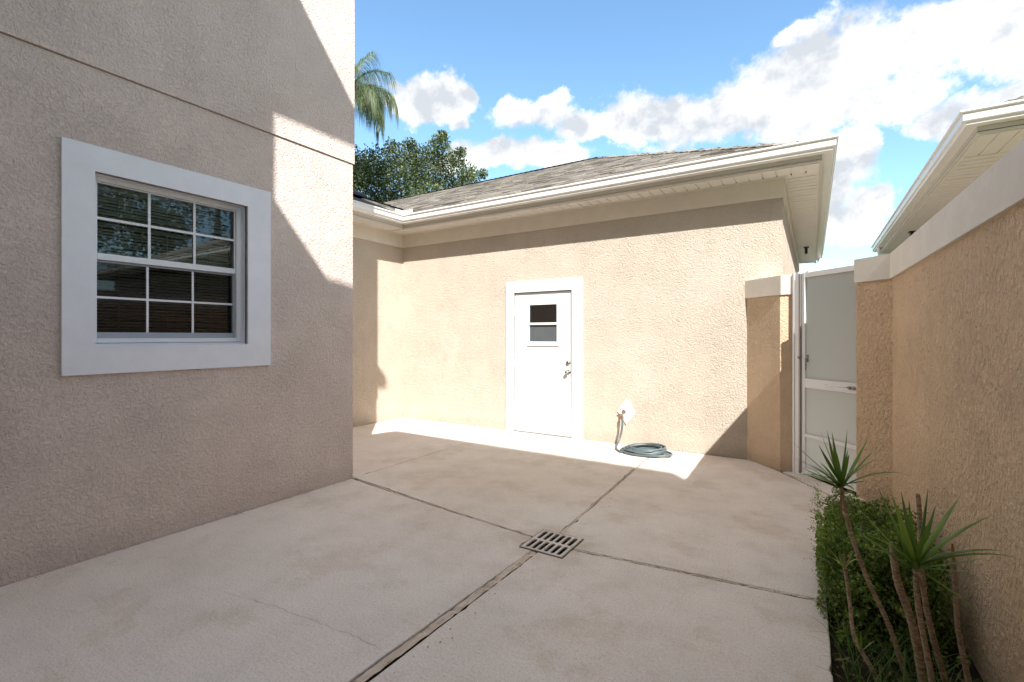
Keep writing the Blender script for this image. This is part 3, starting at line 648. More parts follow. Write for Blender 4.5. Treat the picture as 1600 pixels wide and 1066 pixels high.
# ---- door
q = MB(); tz = 2.203
q.box(-3.882, -2.655, YB-.022, YB+.0, DZ1, tz); q.box(-3.882, DX_0, YB-.022, YB, -.0, DZ1); q.box(DX_1, -2.655, YB-.022, YB, -.0, DZ1)
q.build('door_trim', M['dtrim'], gar)
q = MB(); q.box(DX_0-.01, DX_0, YB, YB+.12, 0, DZ1); q.box(DX_1, DX_1+.01, YB, YB+.12, 0, DZ1); q.box(DX_0-.01, DX_1+.01, YB, YB+.12, DZ1, DZ1+.01); q.box(DX_0, DX_1, YB+.06, YB+.12, -.0, DZ1); q.build('door_frame', M['black'], gar)
dy = YB+.012; wx0, wx1, wz0, wz1 = -3.515, -3.015, 1.265, 1.885
q = MB(); s0, s1, sz0, sz1 = DX_0+.006, DX_1-.012, .012, DZ1-.010
for (a_, b_, c_, d_) in ((s0, wx0+.02, sz0, sz1), (wx1-.02, s1, sz0, sz1), (wx0+.02, wx1-.02, sz0, wz0+.02), (wx0+.02, wx1-.02, wz1-.02, sz1)): q.box(a_, b_, dy, dy+.042, c_, d_)
door = q.build('door', M['door'], gar)
q = MB()
for (a_, b_, c_, d_) in ((wx0-.008, wx0+.030, wz0, wz1), (wx1-.030, wx1+.008, wz0, wz1), (wx0+.03, wx1-.03, wz1-.030, wz1), (wx0+.03, wx1-.03, wz0, wz0+.038)): q.box(a_, b_, dy-.016, dy-.0005, c_, d_)
q.build('window_frame', M['door'], door, bevel=.003)
zc = 1.583
q = MB(); q.box(wx0+.004, wx1-.004, dy-.024, dy-.017, zc-.016, zc+.016); q.box(wx0+.03, wx1-.03, dy-.017, dy+.004, zc-.012, zc+.012); q.build('meeting_rail', M['door'], door, bevel=.002)
q = MB(); q.box(wx0+.03, wx1-.03, dy-.006, dy-.001, wz0+.038, wz0+.062); q.build('sash_rail', M['vinyl'], door, bevel=.002)
q = MB(); q.box(wx0+.02, wx1-.02, dy+.012, dy+.016, zc+.012, wz1-.02); q.build('pane', M['doorglass'], door)
q = MB(); q.box(wx0+.02, wx1-.02, dy+.002, dy+.006, wz0+.03, zc-.012); q.build('pane', paint('grey_screened_pane', (.085, .095, .10), .35, .5, .2, .001), door)
q = MB(); q.box(wx0+.02, wx1-.02, dy+.030, dy+.034, wz0+.03, wz1-.02); q.build('window_curtain', paint('dim_curtain', (.13, .12, .095), .9, .1, .3, .004), door)
def lathe(mb, c, axis, prof, n=20):
    axis = Vector(axis).normalized(); u = axis.orthogonal().normalized(); v = axis.cross(u); c = Vector(c); m = len(prof)
    vs = [c+axis*z+u*r*math.cos(2*math.pi*k/n)+v*r*math.sin(2*math.pi*k/n) for (r, z) in prof for k in range(n)]
    mb.mesh(vs, [(i*n+k, i*n+(k+1) % n, (i+1)*n+(k+1) % n, (i+1)*n+k) for i in range(m-1) for k in range(n)]+[tuple(range((m-1)*n, m*n))])
kx = -2.872
q = MB(); lathe(q, (kx, dy, .905), (0, -1, 0), [(.034, 0), (.034, .006), (.014, .012), (.013, .032), (.024, .040), (.029, .052), (.026, .062), (.012, .068), (.0, .069)]); q.build('knob', M['metal'], door, smooth=True)
q = MB(); lathe(q, (kx, dy, 1.035), (0, -1, 0), [(.031, 0), (.031, .008), (.026, .020), (.022, .024), (.0, .024)]); q.box(kx-.004, kx+.004, dy-.034, dy-.024, 1.02, 1.05); q.build('deadbolt', M['metal'], door, smooth=False)
for hz in (1.755, 1.005, .245):
    q = MB(); q.tube([(DX_0+.002, dy-.026, hz-.05), (DX_0+.002, dy-.026, hz+.05)], .008, 10); q.box(DX_0+.004, DX_0+.03, dy-.003, dy-.0005, hz-.05, hz+.05); q.build('hinge', M['door'], door)
q = MB(); q.box(DX_0, DX_1, YB-.02, YB+.06, -.002, .010); q.build('door_sill', M['steel'], gar)

# ---- wall plate and faucet
pc = Vector((-2.035, YB, .43)); q = MB(); rr = .118
pts = [(pc.x+rr*dx_, pc.z+1.40*rr*dz_) for dx_, dz_ in ((0, 1), (1, 0), (0, -1), (-1, 0))]
q.mesh([(x, YB-.004, z) for x, z in pts]+[(x, YB-.016, z) for x, z in pts], [(0, 1, 5, 4), (1, 2, 6, 5), (2, 3, 7, 6), (3, 0, 4, 7), (7, 6, 5, 4)]); plate = q.build('wall_plate', M['trim'], gar, bevel=0)
fc = Vector((-2.065, YB-.016, .425))
q = MB(); lathe(q, fc, (0, -1, 0), [(.024, 0), (.024, .006), (.013, .008), (.013, .045), (.017, .050), (.017, .060), (.0, .062)], 14)
q.tube([fc+Vector((0, -.035, 0)), fc+Vector((0, -.055, -.012)), fc+Vector((0, -.066, -.045)), fc+Vector((0, -.068, -.062))], [.012, .013, .013, .015], 10)
q.tube([fc+Vector((0, -.04, .0)), fc+Vector((0, -.060, .028))], .006, 8); fau = q.build('faucet', M['brass'], gar, smooth=False)
q = MB(); hc = fc+Vector((0, -.064, .034)); 
ring = [hc+Vector((.026*math.cos(a_*math.pi/6), -.010*math.sin(a_*math.pi/6), .022*math.sin(a_*math.pi/6))) for a_ in range(13)]
q.tube(ring, .005, 6, cap=False); q.tube([hc-Vector((.026, 0, 0)), hc+Vector((.026, 0, 0))], .004, 6); q.tube([hc-Vector((0, -.01, .02)), hc+Vector((0, -.01, .02))], .004, 6); q.build('valve_handle', M['steel'], fau)
# ---- downspout at the far back corner, flood lamp under the soffit
q = MB(); bx_, by_ = XR+OV+.06, 13.2+OV-.25
q.tube([(bx_, by_, 3.22), (bx_, by_, 3.10), (bx_-.06, by_-.05, 3.00), (XR+.16, by_-.2, 2.86), (XR+.07, by_-.28, 2.72), (XR+.05, by_-.3, 2.55), (XR+.05, by_-.3, 0)], .042, 8); q.build('downspout', M['gutter'], gar)
q = MB(); lz = 3.15; q.box(XR+.15, XR+.20, 11.0, 11.10, lz-.13, lz-.03); q.tube([(XR+.175, 11.05, lz), (XR+.175, 11.05, lz-.03)], .02, 8); q.box(XR+.13, XR+.22, 10.98, 11.12, lz-.012, lz); q.build('soffit_lamp', M['black'], gar)

# ================================================================== DIAGONAL STUB WALL, GATE, RIGHT WALL
DG = Vector((1, -1, 0)).normalized(); DN = Vector((1, 1, 0)).normalized()     # along the diagonal, and away from the yard
def diag(k, s): return DG*s + DN*(k/math.sqrt(2))                               # point with x+y=k, s along
def sk(x, y): return Vector((x, y, 0)).dot(DG)
sA = sk(-.613, 6.05); s1 = sk(-.283, 5.723); sG = sk(.325, 5.115); s3 = sk(.548, 4.892)
K0 = 5.440
stub = thing('stub_wall', 'short tan stucco wall with a pale cap between garage and gate', 'wall', tuple(diag(K0, (sA+s1)/2)+Vector((0, 0, -.1))))
def stubplan(g):
    a_ = diag(K0-g*1.414, sA-.25); p1 = Vector((-.283+g*.4142, 5.723-g, 0)); p2 = Vector((-.160+g*.6, 5.723-g, 0)); p3 = diag(K0+.26+g, sk(-.160+g, 5.74)); p4 = diag(K0+.26+g, sA-.25)
    return [(v.x, v.y) for v in (a_, p1, p2, p3, p4)]
q = MB(); stub_later = q
rw = thing('privacy_wall', 'coarse tan stucco garden wall with a pale cap, running along the right', 'wall', (.65, 3, -.1))
c3 = diag(K0, s3); cG = diag(K0, sG)
xr = lambda y: .548+(4.892-y)*.028
YN = -.85
q = MB(); T_ = .2
def prism(mb, pts, z0, z1):
    n = len(pts); a = sum(pts[i][0]*pts[(i+1) % n][1]-pts[(i+1) % n][0]*pts[i][1] for i in range(n))
    if a < 0: pts = pts[::-1]
    mb.mesh([(x, y, z0) for x, y in pts]+[(x, y, z1) for x, y in pts], [tuple(range(n-1, -1, -1)), tuple(range(n, 2*n))]+[(i, (i+1) % n, n+(i+1) % n, n+i) for i in range(n)])
def wallplan(g, endg):
    a_ = diag(K0-g*math.sqrt(2), sG-endg); b_ = diag(K0+.2*math.sqrt(2)+g*math.sqrt(2), sG-endg)
    # corner of the diagonal face and the long face, both pushed out by g
    dl = Vector((.028, -1, 0)).normalized(); nl = Vector((-1, -.028, 0)).normalized()
    p = c3+nl*g; # intersect p + dl*t with diagonal x+y=K0-g*sqrt2
    t_ = (K0-g*math.sqrt(2)-(p.x+p.y))/(dl.x+dl.y); c_ = p+dl*t_
    e_ = Vector((xr(YN), YN, 0))+nl*g; f_ = Vector((xr(YN)+T_, YN, 0))-nl*g; h_ = Vector((xr(5.0)+T_, 5.0, 0))-nl*g
    return [(v.x, v.y) for v in (a_, c_, e_, f_, h_, b_)]
prism(q, wallplan(0, 0), -.1, 1.866); q.build('wall', M['stucco_wall'], rw)
prism(stub_later, stubplan(0), -.1, 1.835); stub_later.build('wall', M['stucco_stub'], stub)
qs = MB(); prism(qs, stubplan(.018), 1.835, 2.035); qs.build('cap', M['cap'], stub)
q = MB(); prism(q, wallplan(.018, .006), 1.866, 2.066); q.build('cap', M['cap'], rw)

gate = thing('garden_gate', 'tall white metal gate with frosted panels between two stucco pillars', 'gate', tuple(diag(5.53, sk(.1, 5.43))))
KG = 5.535; sL = sk(-.155, 5.715)
def gbox(mb, k, s0, s1_, z0, z1, d): o = diag(k, s0); mb.obox((o.x, o.y, z0), DG*(s1_-s0), DN*d, (0, 0, z1-z0)); return mb
q = gbox(MB(), KG-.01, sL, sL+.085, .01, 2.045, .05); q.build('post', M['alu'], gate, bevel=.003)
q = gbox(MB(), KG-.022, sL+.018, sL+.030, .01, 2.045, .008); q.build('stop_strip', M['alu'], gate)
a0 = sL+.108; a1 = sG+.075
g0, g1 = .035, 2.035
q = gbox(MB(), KG, a0, a0+.040, g0, g1, .035); q.build('stile', M['alu'], gate, bevel=.003)
q = gbox(MB(), KG, a1-.045, a1, g0, g1, .035); q.build('stile', M['alu'], gate, bevel=.003)
for (z0, z1) in ((g1-.05, g1), (.893, .985), (.400, .437), (g0, g0+.06)):
    q = gbox(MB(), KG+.002, a0+.04, a1-.045, z0, z1, .030); q.build('rail', M['alu'], gate, bevel=.003)
for (z0, z1) in ((.985, g1-.05), (.437, .893), (g0+.06, .400)):
    q = gbox(MB(), KG+.02, a0+.04, a1-.045, z0, z1, .006); q.build('frosted_panel', M['frost'], gate)
q = gbox(MB(), KG-.02, sL+.088, sL+.106, .03, 2.03, .02); q.build('gate_stop', M['steel'], gate)
# pull handle on the middle rail
hs0 = a0+.30; q = MB(); zc_ = .945
P_ = [diag(KG, hs0)+Vector((0, 0, zc_)), diag(KG-.05, hs0+.005)+Vector((0, 0, zc_)), diag(KG-.062, hs0+.03)+Vector((0, 0, zc_)), diag(KG-.062, hs0+.19)+Vector((0, 0, zc_)), diag(KG-.05, hs0+.215)+Vector((0, 0, zc_)), diag(KG, hs0+.22)+Vector((0, 0, zc_))]
q.tube(P_, .008, 8); q.build('pull_handle', M['alu'], gate, smooth=True)
for s__ in (hs0+.235, hs0+.275):
    q = MB(); lathe(q, diag(KG, s__)+Vector((0, 0, zc_-.005)), -DN, [(.016, 0), (.016, .010), (.010, .016), (0, .016)], 12); q.build('lock_cylinder', M['steel'], gate)
q = MB(); c_ = diag(KG-.012, sL+.097)+Vector((0, 0, 1.19)); lathe(q, c_, -DN, [(.017, 0), (.017, .012), (.012, .020), (0, .022)], 12); q.build('latch', M['steel'], gate)
q = MB(); c_ = diag(KG+.0, a0+.065)+Vector((0, 0, 1.18)); q.tube([c_+DN*.02, c_-DN*.012, c_-DN*.014+Vector((0, 0, -.11))], [.008, .008, .006], 8); q.obox(c_+Vector((0, 0, -.03))-DG*.008, DG*.016, DN*.012, (0, 0, .07)); q.build('lever_handle', M['steel'], gate)
for z in (.25, .80, 1.1, 1.88):
    q = MB(); lathe(q, diag(KG-.01, sL+.016)+Vector((0, 0, z)), -DN, [(.005, 0), (.005, .002), (0, .002)], 8); q.build('screw', M['steel'], gate)

# ================================================================== NEIGHBOUR HOUSE
nb = thing('neighbour_house', 'neighbouring house corner with white gutters showing above the right garden wall', 'house', (5, 9.5, -.1))
NO = .70; NX, NY = 1.213+NO, 5.67+NO; NXE, NYE = 11, 12.95-NO
q = MB(); q.box(NX, NXE, NY, NYE, -.1, 3.17); q.build('wall', M['stucco'], nb)
wpn = [(NXE, NY), (NX, NY), (NX, NYE)]; wpn = wpn[::-1]      # right-hand side must be outside
wpn = [(NX, NYE), (NX, NY), (NXE, NY)]
def rev_out(prof): return [(-a_, b_) for a_, b_ in prof][::-1]
wpn2 = [(NXE, NY), (NX, NY), (NX, NYE)]                      # travel -x then +y : outside is on the left
q = MB(); sweep(q, wpn2, rev_out([(.001, 2.930), (.022, 2.930), (.022, 3.158), (.001, 3.158)])); q.build('frieze', M['frieze'], nb, fix=True)
fpn = [(NXE, NY-NO), (NX-NO, NY-NO), (NX-NO, NYE+NO)]
q = MB(); sweep(q, fpn, rev_out([(-.022, 3.150), (0, 3.150), (0, 3.335), (-.022, 3.335)])); q.build('fascia', M['fascia'], nb, fix=True)
q = MB(); sweep(q, fpn, rev_out([(-.040, 3.140), (-.0225, 3.140), (-.0225, 3.158), (-.040, 3.158)])); q.build('trim_channel', M['soffit'], nb, fix=True)
q = MB(); sweep(q, fpn, rev_out(GP), z0=3.215); gn = q.build('gutter', M['gutter'], nb, fix=True)
for i in range(8):
    q = MB(); q.box(NX-NO-.126, NX-NO-.004, 6.2+i*.9, 6.224+i*.9, 3.3365, 3.3395); q.build('hanger', M['gutter'], gn)
soffit_panels(NY-.02, NYE+NO-.03, 'z', NX-NO+.024, NX-.0235, nb)
soffit_panels(NX-NO+.0235, 5.0, 'x', NY-NO+.024, NY-.0235, nb)
q = MB(); sweep(q, wpn2, rev_out([(0, 3.170), (NO, 3.170), (NO, 3.176), (0, 3.176)])); q.build('soffit_backing', M['black'], nb, fix=True)
nx0, ny0 = NX-NO-.02, NY-NO-.02; q = MB(); h_ = 3.95; nx1, ny1 = NXE+NO, ny0+2*h_
q.face((nx0, ny0, ez), (nx1, ny0, ez), (nx1-h_, ny0+h_, ez+PT*h_), (nx0+h_, ny0+h_, ez+PT*h_)); q.face((nx0, ny1, ez), (nx0, ny0, ez), (nx0+h_, ny0+h_, ez+PT*h_)); q.face((nx1, ny0, ez), (nx1, ny1, ez), (nx1-h_, ny0+h_, ez+PT*h_)); q.face((nx1, ny1, ez), (nx0, ny1, ez), (nx0+h_, ny0+h_, ez+PT*h_), (nx1-h_, ny0+h_, ez+PT*h_))
nr_ = q.build('roof', M['deck'], nb)
roof_plane(nr_, (0, ny0, ez), (1, 0, 0), (0, 1, 0), PT, h_, lambda r: nx0+r, lambda r: 8-r, 8)
roof_plane(nr_, (nx0, 0, ez), (0, 1, 0), (1, 0, 0), PT, h_, lambda r: ny0+r, lambda r: ny1-r, 9)
caps(nr_, (nx0, ny0, ez), (nx0+h_, ny0+h_, ez+PT*h_), seed=6)
q = MB(); q.tube([(NX-NO-.05, NYE+.1, 3.22), (NX-NO-.05, NYE+.1, 3.08), (NX-.2, NYE+.0, 2.9), (NX-.06, NYE-.1, 2.7), (NX-.06, NYE-.1, 0)], .045, 8); q.build('downspout', M['gutter'], nb)
lxn = NX-NO+.20; q = MB(); q.box(lxn-.025, lxn+.025, 10.3, 10.40, 3.02, 3.12); q.box(lxn-.045, lxn+.045, 10.28, 10.42, 3.138, 3.150); q.tube([(lxn, 10.35, 3.15), (lxn, 10.35, 3.1)], .02, 8); q.build('soffit_lamp', M['black'], nb)

# ================================================================== DRAIN
dr = thing('floor_drain', 'square slotted metal drain grate set where the concrete joints cross', 'drain grate', ((DX0+DX1)/2, (DY0+DY1)/2, 0))
def slotted(x0, x1, y0, y1, z, th_, nx_, rows, slots_w, slot_l, tilt=0):
    """a flat plate with rounded slots, made of strips round each opening"""
    bmq = bmesh.new(); outer = [(x0, y0), (x1, y0), (x1, y1), (x0, y1)]
    vs = [bmq.verts.new((x, y, z)) for x, y in outer]; es = [bmq.edges.new((vs[i], vs[(i+1) % 4])) for i in range(4)]
    px_ = (x1-x0)/(nx_+.0); loops = []
    for cx in [x0+.012+(x1-x0-.024)*(i+.5)/nx_ for i in range(nx_)]:
        for cy in rows:
            lp = []
            for k in range(16):
                a_ = 2*math.pi*k/16; hy = slot_l/2-slots_w/2
                lp.append((cx+slots_w/2*math.cos(a_), cy+(hy if math.sin(a_) >= -1e-9 else -hy)+slots_w/2*math.sin(a_)))
            v_ = [bmq.verts.new((x, y, z)) for x, y in lp]; es += [bmq.edges.new((v_[i], v_[(i+1) % 16])) for i in range(16)]
    bmesh.ops.triangle_fill(bmq, use_beauty=True, use_dissolve=False, edges=es)
    g = bmesh.ops.extrude_face_region(bmq, geom=list(bmq.faces))
    for e_ in g['geom']:
        if isinstance(e_, bmesh.types.BMVert): e_.co.z -= th_
    bmesh.ops.recalc_face_normals(bmq, faces=bmq.faces)
    me = bpy.data.meshes.new('grate'); bmq.to_mesh(me); bmq.free(); me.materials.append(M['iron']); o = bpy.data.objects.new('grate', me); col.objects.link(o); o.parent = dr; return o
cyd = (DY0+DY1)/2
slotted(DX0+.008, DX1-.008, DY0+.008, DY1-.008, .003, .010, 6, (cyd-.078, cyd+.078), .031, .134)
q = MB()
for (a_, b_, c_, d_) in ((DX0, DX1, DY0, DY0+.006), (DX0, DX1, DY1-.006, DY1), (DX0, DX0+.006, DY0+.006, DY1-.006), (DX1-.006, DX1, DY0+.006, DY1-.006)): q.box(a_, b_, c_, d_, -.02, .001)
q.build('rim', M['brass'], dr)
q = MB(); q.box(DX0+.005, DX1-.005, DY0+.005, DY1-.005, -.045, -.040); q.build('sump', M['dark'], dr)

# ================================================================== HOSE
pts = []; c0 = Vector((-1.69, 5.72)); r_ = random.Random(5)
start = fc+Vector((0, -.068, -.06))
pts = [start, start+Vector((.003, -.003, -.05)), start+Vector((.002, -.012, -.13)), start+Vector((-.008, -.03, -.21)), start+Vector((-.02, -.06, -.28)), start+Vector((-.028, -.11, -.325)), start+Vector((-.022, -.17, -.345)), Vector((-2.05, 5.72, .014)), Vector((-1.96, 5.60, .013))]
turns = 7.3; n = int(turns*26); ph0 = math.atan2(5.55-5.72, -1.88+1.69)
for i in range(n):
    a_ = ph0+2*math.pi*i/26; k = i/26; lap = int(k)
    rad = (.205, .225, .190, .212, .180, .200, .170, .185)[min(7, lap)]*(1-(k-lap))+(.205, .225, .190, .212, .180, .200, .170, .185)[min(7, lap+1)]*(k-lap)
    z = .013+.0105*k*(1+.25*math.sin(a_*1.0+1))+.004*math.sin(a_*2.3)
    rad += .012*math.sin(2*a_+lap*1.3)+.009*math.sin(3*a_+lap*2.1)
    pts.append(Vector((c0.x+(rad+.045*(lap == 1)+.02*(lap == 4))*1.12*math.cos(a_)+.02*math.sin(k*2.1), c0.y+rad*.88*math.sin(a_)+.014*math.cos(k*1.7), max(.013, z))))
# smooth
def chaikin(p, it=2):
    for _ in range(it):
        q_ = [p[0]]
        for i in range(len(p)-1): q_ += [p[i].lerp(p[i+1], .25), p[i].lerp(p[i+1], .75)]
        p = q_+[p[-1]]
    return p
hose = thing('garden_hose', 'grey green rubber garden hose coiled on the sunlit concrete below the faucet', 'hose', (-1.69, 5.72, 0))
q = MB(); q.tube(chaikin(pts[:8], 2)+chaikin(pts[8:], 1), .0125, 9); q.build('hose', M['hose'], hose, smooth=True)
q = MB(); q.tube([start+Vector((0, 0, .018)), start+Vector((0, 0, -.03))], .0175, 12); q.build('coupling', M['brass'], hose)

# ================================================================== PLANTS
def blade(mb, base, azm, e0, Ln, w_, droop, tone, n=8, twist=0, fold=.35):
    """a strap leaf, V-folded, rising at e0 and bending down by droop"""
    p = Vector(base); e_ = e0; seg = Ln/n; mb.cur = (tone,)*3; ring = []
    for i in range(n+1):
        u = i/n; d = Vector((math.cos(azm)*math.cos(e_), math.sin(azm)*math.cos(e_), math.sin(e_)))
        side = Vector((-math.sin(azm), math.cos(azm), 0)); nrm = side.cross(d)
        ww = w_*(.55+.9*u if u < .35 else (.865+.135)*(1-((u-.35)/.65)**1.6)) ; ww = max(ww, .0006)
        ring.append((p-side*ww/2, p+nrm*(-fold*ww/2), p+side*ww/2)); p = p+d*seg; e_ -= droop/n*(1.6*u+.2)
    vs = [q_ for r__ in ring for q_ in r__]
    mb.mesh(vs, [(3*i+k, 3*i+k+1, 3*i+k+4, 3*i+k+3) for i in range(n) for k in (0, 1)]); return p
def aimed(px, py, px2, py2, t1, t2): return at(px, py, t1), at(px2, py2, t2)
def leaf_to(parent, base, tip, w_, sag, tone, mtl='drac', n=9, name='leaf'):
    """leaf from base to tip with a sag (arched), V-folded"""
    base, tip = Vector(base), Vector(tip); mb = MB(); mb.cur = (tone,)*3; d0 = (tip-base); Ln = d0.length; ring = []
    hor = Vector((d0.x, d0.y, 0)); side = Vector((-hor.y, hor.x, 0)).normalized() if hor.length > 1e-4 else Vector((1, 0, 0))
    for i in range(n+1):
        u = i/n; p = base.lerp(tip, u)+Vector((0, 0, 1))*sag*4*u*(1-u)
        d = (d0+Vector((0, 0, 1))*sag*4*(1-2*u)).normalized(); nr = side.cross(d)
        ww = w_*(.62+.38*min(1, u/.3) if u < .45 else max(.02, 1-((u-.45)/.55)**1.5))
        ring.append((p-side*ww/2+nr*.18*ww, p, p+side*ww/2+nr*.18*ww))
    vs = [q_ for r__ in ring for q_ in r__]; mb.mesh(vs, [(3*i+k, 3*i+k+1, 3*i+k+4, 3*i+k+3) for i in range(n) for k in (0, 1)])
    return mb.build(name, M[mtl], parent, smooth=True)
def cane(parent, pts, r0, r1, name='cane', m='cane'):
    P = chaikin([Vector(p) for p in pts], 2); r_ = random.Random(len(P)); n = len(P)
    dense = []
    for i in range(n-1):
        for k in range(3): dense.append(P[i].lerp(P[i+1], k/3))
    dense.append(P[-1]); n = len(dense)
    q = MB(); q.tube(dense, [(r0+(r1-r0)*i/(n-1))*(1+r_.uniform(-.09, .09)) for i in range(n)], 8); return q.build(name, M[m], parent, smooth=True)
def head(parent, c, t_, tips, w_=.013, extra=10, R_=.16, seed=0):
    """rosette: explicit leaf tips from the photograph plus some filling ones"""
    r_ = random.Random(seed)
    for (px, py, dt, sag) in tips: leaf_to(parent, c+Vector((r_.uniform(-.004, .004), r_.uniform(-.004, .004), r_.uniform(-.015, .01))), at(px, py, t_+dt), w_*r_.uniform(.85, 1.1), sag, r_.uniform(.15, .75))
    for i in range(6):          # withered leaves hanging under the head
        a_ = r_.uniform(0, 2*math.pi); q0 = c-Vector((0, 0, r_.uniform(.02, .05)))
        leaf_to(parent, q0, q0+Vector((math.cos(a_)*.05, math.sin(a_)*.05, -r_.uniform(.06, .14))), .008, .012, r_.random(), 'dead', name='dry_leaf')
    for i in range(extra):
        a_ = r_.uniform(0, 2*math.pi); e_ = r_.uniform(.15, 1.3); L_ = R_*r_.uniform(.6, 1.05)
        leaf_to(parent, c+Vector((0, 0, r_.uniform(-.02, .01))), c+Vector((math.cos(a_)*math.cos(e_), math.sin(a_)*math.cos(e_), math.sin(e_)))*L_, w_*.9, r_.uniform(0, .015), r_.uniform(.1, .6))
base_at = lambda px, t_: Vector((at(px, 1066, t_).x, at(px, 1066, t_).y, -.07))
# tall slanting plant
t1 = 2.15; d1 = thing('dracaena', 'tall slanting dragon plant with one spiky head in front of the gate', 'plant', tuple(base_at(1425, 1.95)), 'dragon plants in the bed')
c = at(1314, 758, t1)
cane(d1, [base_at(1428, 1.98), at(1412, 1050, 2.0), at(1392, 980, 2.03), at(1352, 900, 2.08), at(1328, 830, 2.12), at(1316, 780, t1), c], .0105, .0075)
head(d1, c, t1, [(1237, 690, .02, .0), (1240, 716, -.05, .01), (1281, 672, .05, 0), (1279, 695, -.08, 0), (1292, 672, -.02, 0), (1300, 674, .06, 0), (1303, 690, -.1, 0), (1324, 670, .0, 0), (1357, 684, .05, .005), (1371, 699, -.03, .01), (1369, 717, -.06, .01), (1420, 742, -.1, .035), (1335, 765, -.1, .01), (1247, 742, -.1, .02), (1241, 741, .1, .02)], .018, 13, .19, 1)
# wide plant in the middle
t2 = 1.82; d2 = thing('dracaena', 'widest dragon plant by the right wall with long drooping leaves on several canes', 'plant', tuple(base_at(1455, 1.75)), 'dragon plants in the bed')
c2 = at(1431, 884, t2)
cane(d2, [base_at(1470, 1.78), at(1452, 1040, 1.79), at(1440, 980, 1.80), at(1432, 930, 1.81), c2], .0105, .009)
cane(d2, [base_at(1450, 1.86), at(1432, 1000, 1.87), at(1418, 950, 1.88), at(1402, 910, 1.89), at(1396, 870, 1.90), at(1395, 848, 1.90)], .0145, .012)
cane(d2, [base_at(1490, 1.90), at(1458, 1000, 1.92), at(1443, 930, 1.94), at(1438, 850, 1.96), at(1437, 800, 1.97), at(1434, 772, 1.97)], .0115, .0075)
head(d2, c2, t2, [(1330, 782, .05, .0), (1369, 755, .0, 0), (1389, 760, .06, 0), (1408, 768, -.06, 0), (1420, 780, .08, 0), (1450, 763, .0, 0), (1500, 776, .1, .01), (1480, 806, .0, .01), (1510, 822, -.03, .012), (1549, 806, .08, .02), (1575, 862, -.08, .03), (1602, 874, -.1, .035), (1536, 962, -.15, .01), (1342, 855, .05, .02), (1350, 835, -.1, .02), (1400, 800, .1, 0), (1395, 775, -.12, 0), (1462, 790, .05, 0)], .0185, 13, .24, 2)
# bare cane with rusty tip by the wall
d3 = thing('dracaena', 'bare brown cane with a rusty orange tip standing against the right wall', 'plant', tuple(base_at(1512, 1.8)), 'dragon plants in the bed')
cane(d3, [base_at(1528, 1.82), at(1508, 1040, 1.82), at(1496, 980, 1.83), at(1493, 920, 1.84), at(1489, 872, 1.85)], .0105, .008)
cane(d3, [at(1489, 874, 1.85), at(1488, 850, 1.85)], .0075, .003, 'dry_tip', 'rust')
leaf_to(d3, at(1500, 990, 1.82), at(1512, 966, 1.80), .012, .0, .1); leaf_to(d3, at(1489, 868, 1.85), at(1484, 876, 1.83), .004, .01, .1, 'dead')
# small thin one at the slab edge
d4 = thing('dracaena', 'small thin dragon plant with a few wilted leaves at the edge of the slab', 'plant', tuple(base_at(1372, 2.0)), 'dragon plants in the bed')
c4 = at(1320, 888, 2.15)
cane(d4, [base_at(1385, 1.95), at(1365, 1050, 1.98), at(1346, 1018, 2.02), at(1333, 995, 2.06), at(1328, 940, 2.12), c4], .010, .007)
for (px, py, dt, sag) in ((1300, 860, 0, 0), (1310, 866, -.05, 0), (1318, 862, .04, 0), (1337, 858, .0, .01), (1353, 880, -.05, .03), (1298, 872, .06, .01), (1290, 850, .03, 0)): leaf_to(d4, c4, at(px, py, 2.15+dt), .009, sag, rnd.uniform(.5, 1), 'dead' if px in (1318, 1337) else 'drac')
for (px, py) in ((1325, 1000), (1345, 985), (1368, 1000), (1335, 985)): leaf_to(d4, at(1346, 1018, 2.02), at(px, py, 2.0), .008, .005, .7)

# hedge
hg = thing('clipped_shrub', 'bushy small leaved green shrub in the narrow bed against the right wall', 'shrub', (.3, 3.1, -.05))
r_ = random.Random(21); mb = MB(); from mathutils import noise
def leafcard(mb, p, s_, r_, tone, flat_=.6):
    d = Vector((r_.gauss(0, 1), r_.gauss(0, 1), r_.gauss(0, 1)+.3)).normalized(); u = d.orthogonal().normalized(); u.rotate(Matrix.Rotation(r_.uniform(0, 6.28), 3, d)); v = d.cross(u)
    mb.cur = (tone,)*3
    mb.mesh([p-u*s_*.5, p+v*s_*.26+d*s_*.05, p+u*s_*.5, p-v*s_*.26+d*s_*.05], [(0, 1, 2, 3)])
CX_, CY_, HX, HY, HZ = .285, 3.27, .265, .60, .475
cnt = 0
while cnt < 27000:
    ax = r_.uniform(-1, 1); ay = r_.uniform(-1, 1); az_ = r_.uniform(0, 1)
    q_ = max(abs(ax), abs(ay), az_); 
    rad = (abs(ax)**3.2+abs(ay)**3.2+max(0, az_)**3.2)**(1/3.2)
    p = Vector((CX_+HX*ax, CY_+HY*ay, -.03+HZ*az_))
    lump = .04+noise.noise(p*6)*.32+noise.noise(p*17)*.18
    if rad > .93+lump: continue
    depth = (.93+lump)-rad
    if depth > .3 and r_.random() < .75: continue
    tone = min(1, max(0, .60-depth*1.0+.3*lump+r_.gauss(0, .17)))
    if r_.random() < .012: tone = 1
    leafcard(mb, p, r_.choice((.010, .014, .018, .022, .027))*r_.uniform(.9, 1.1), r_, tone); cnt += 1
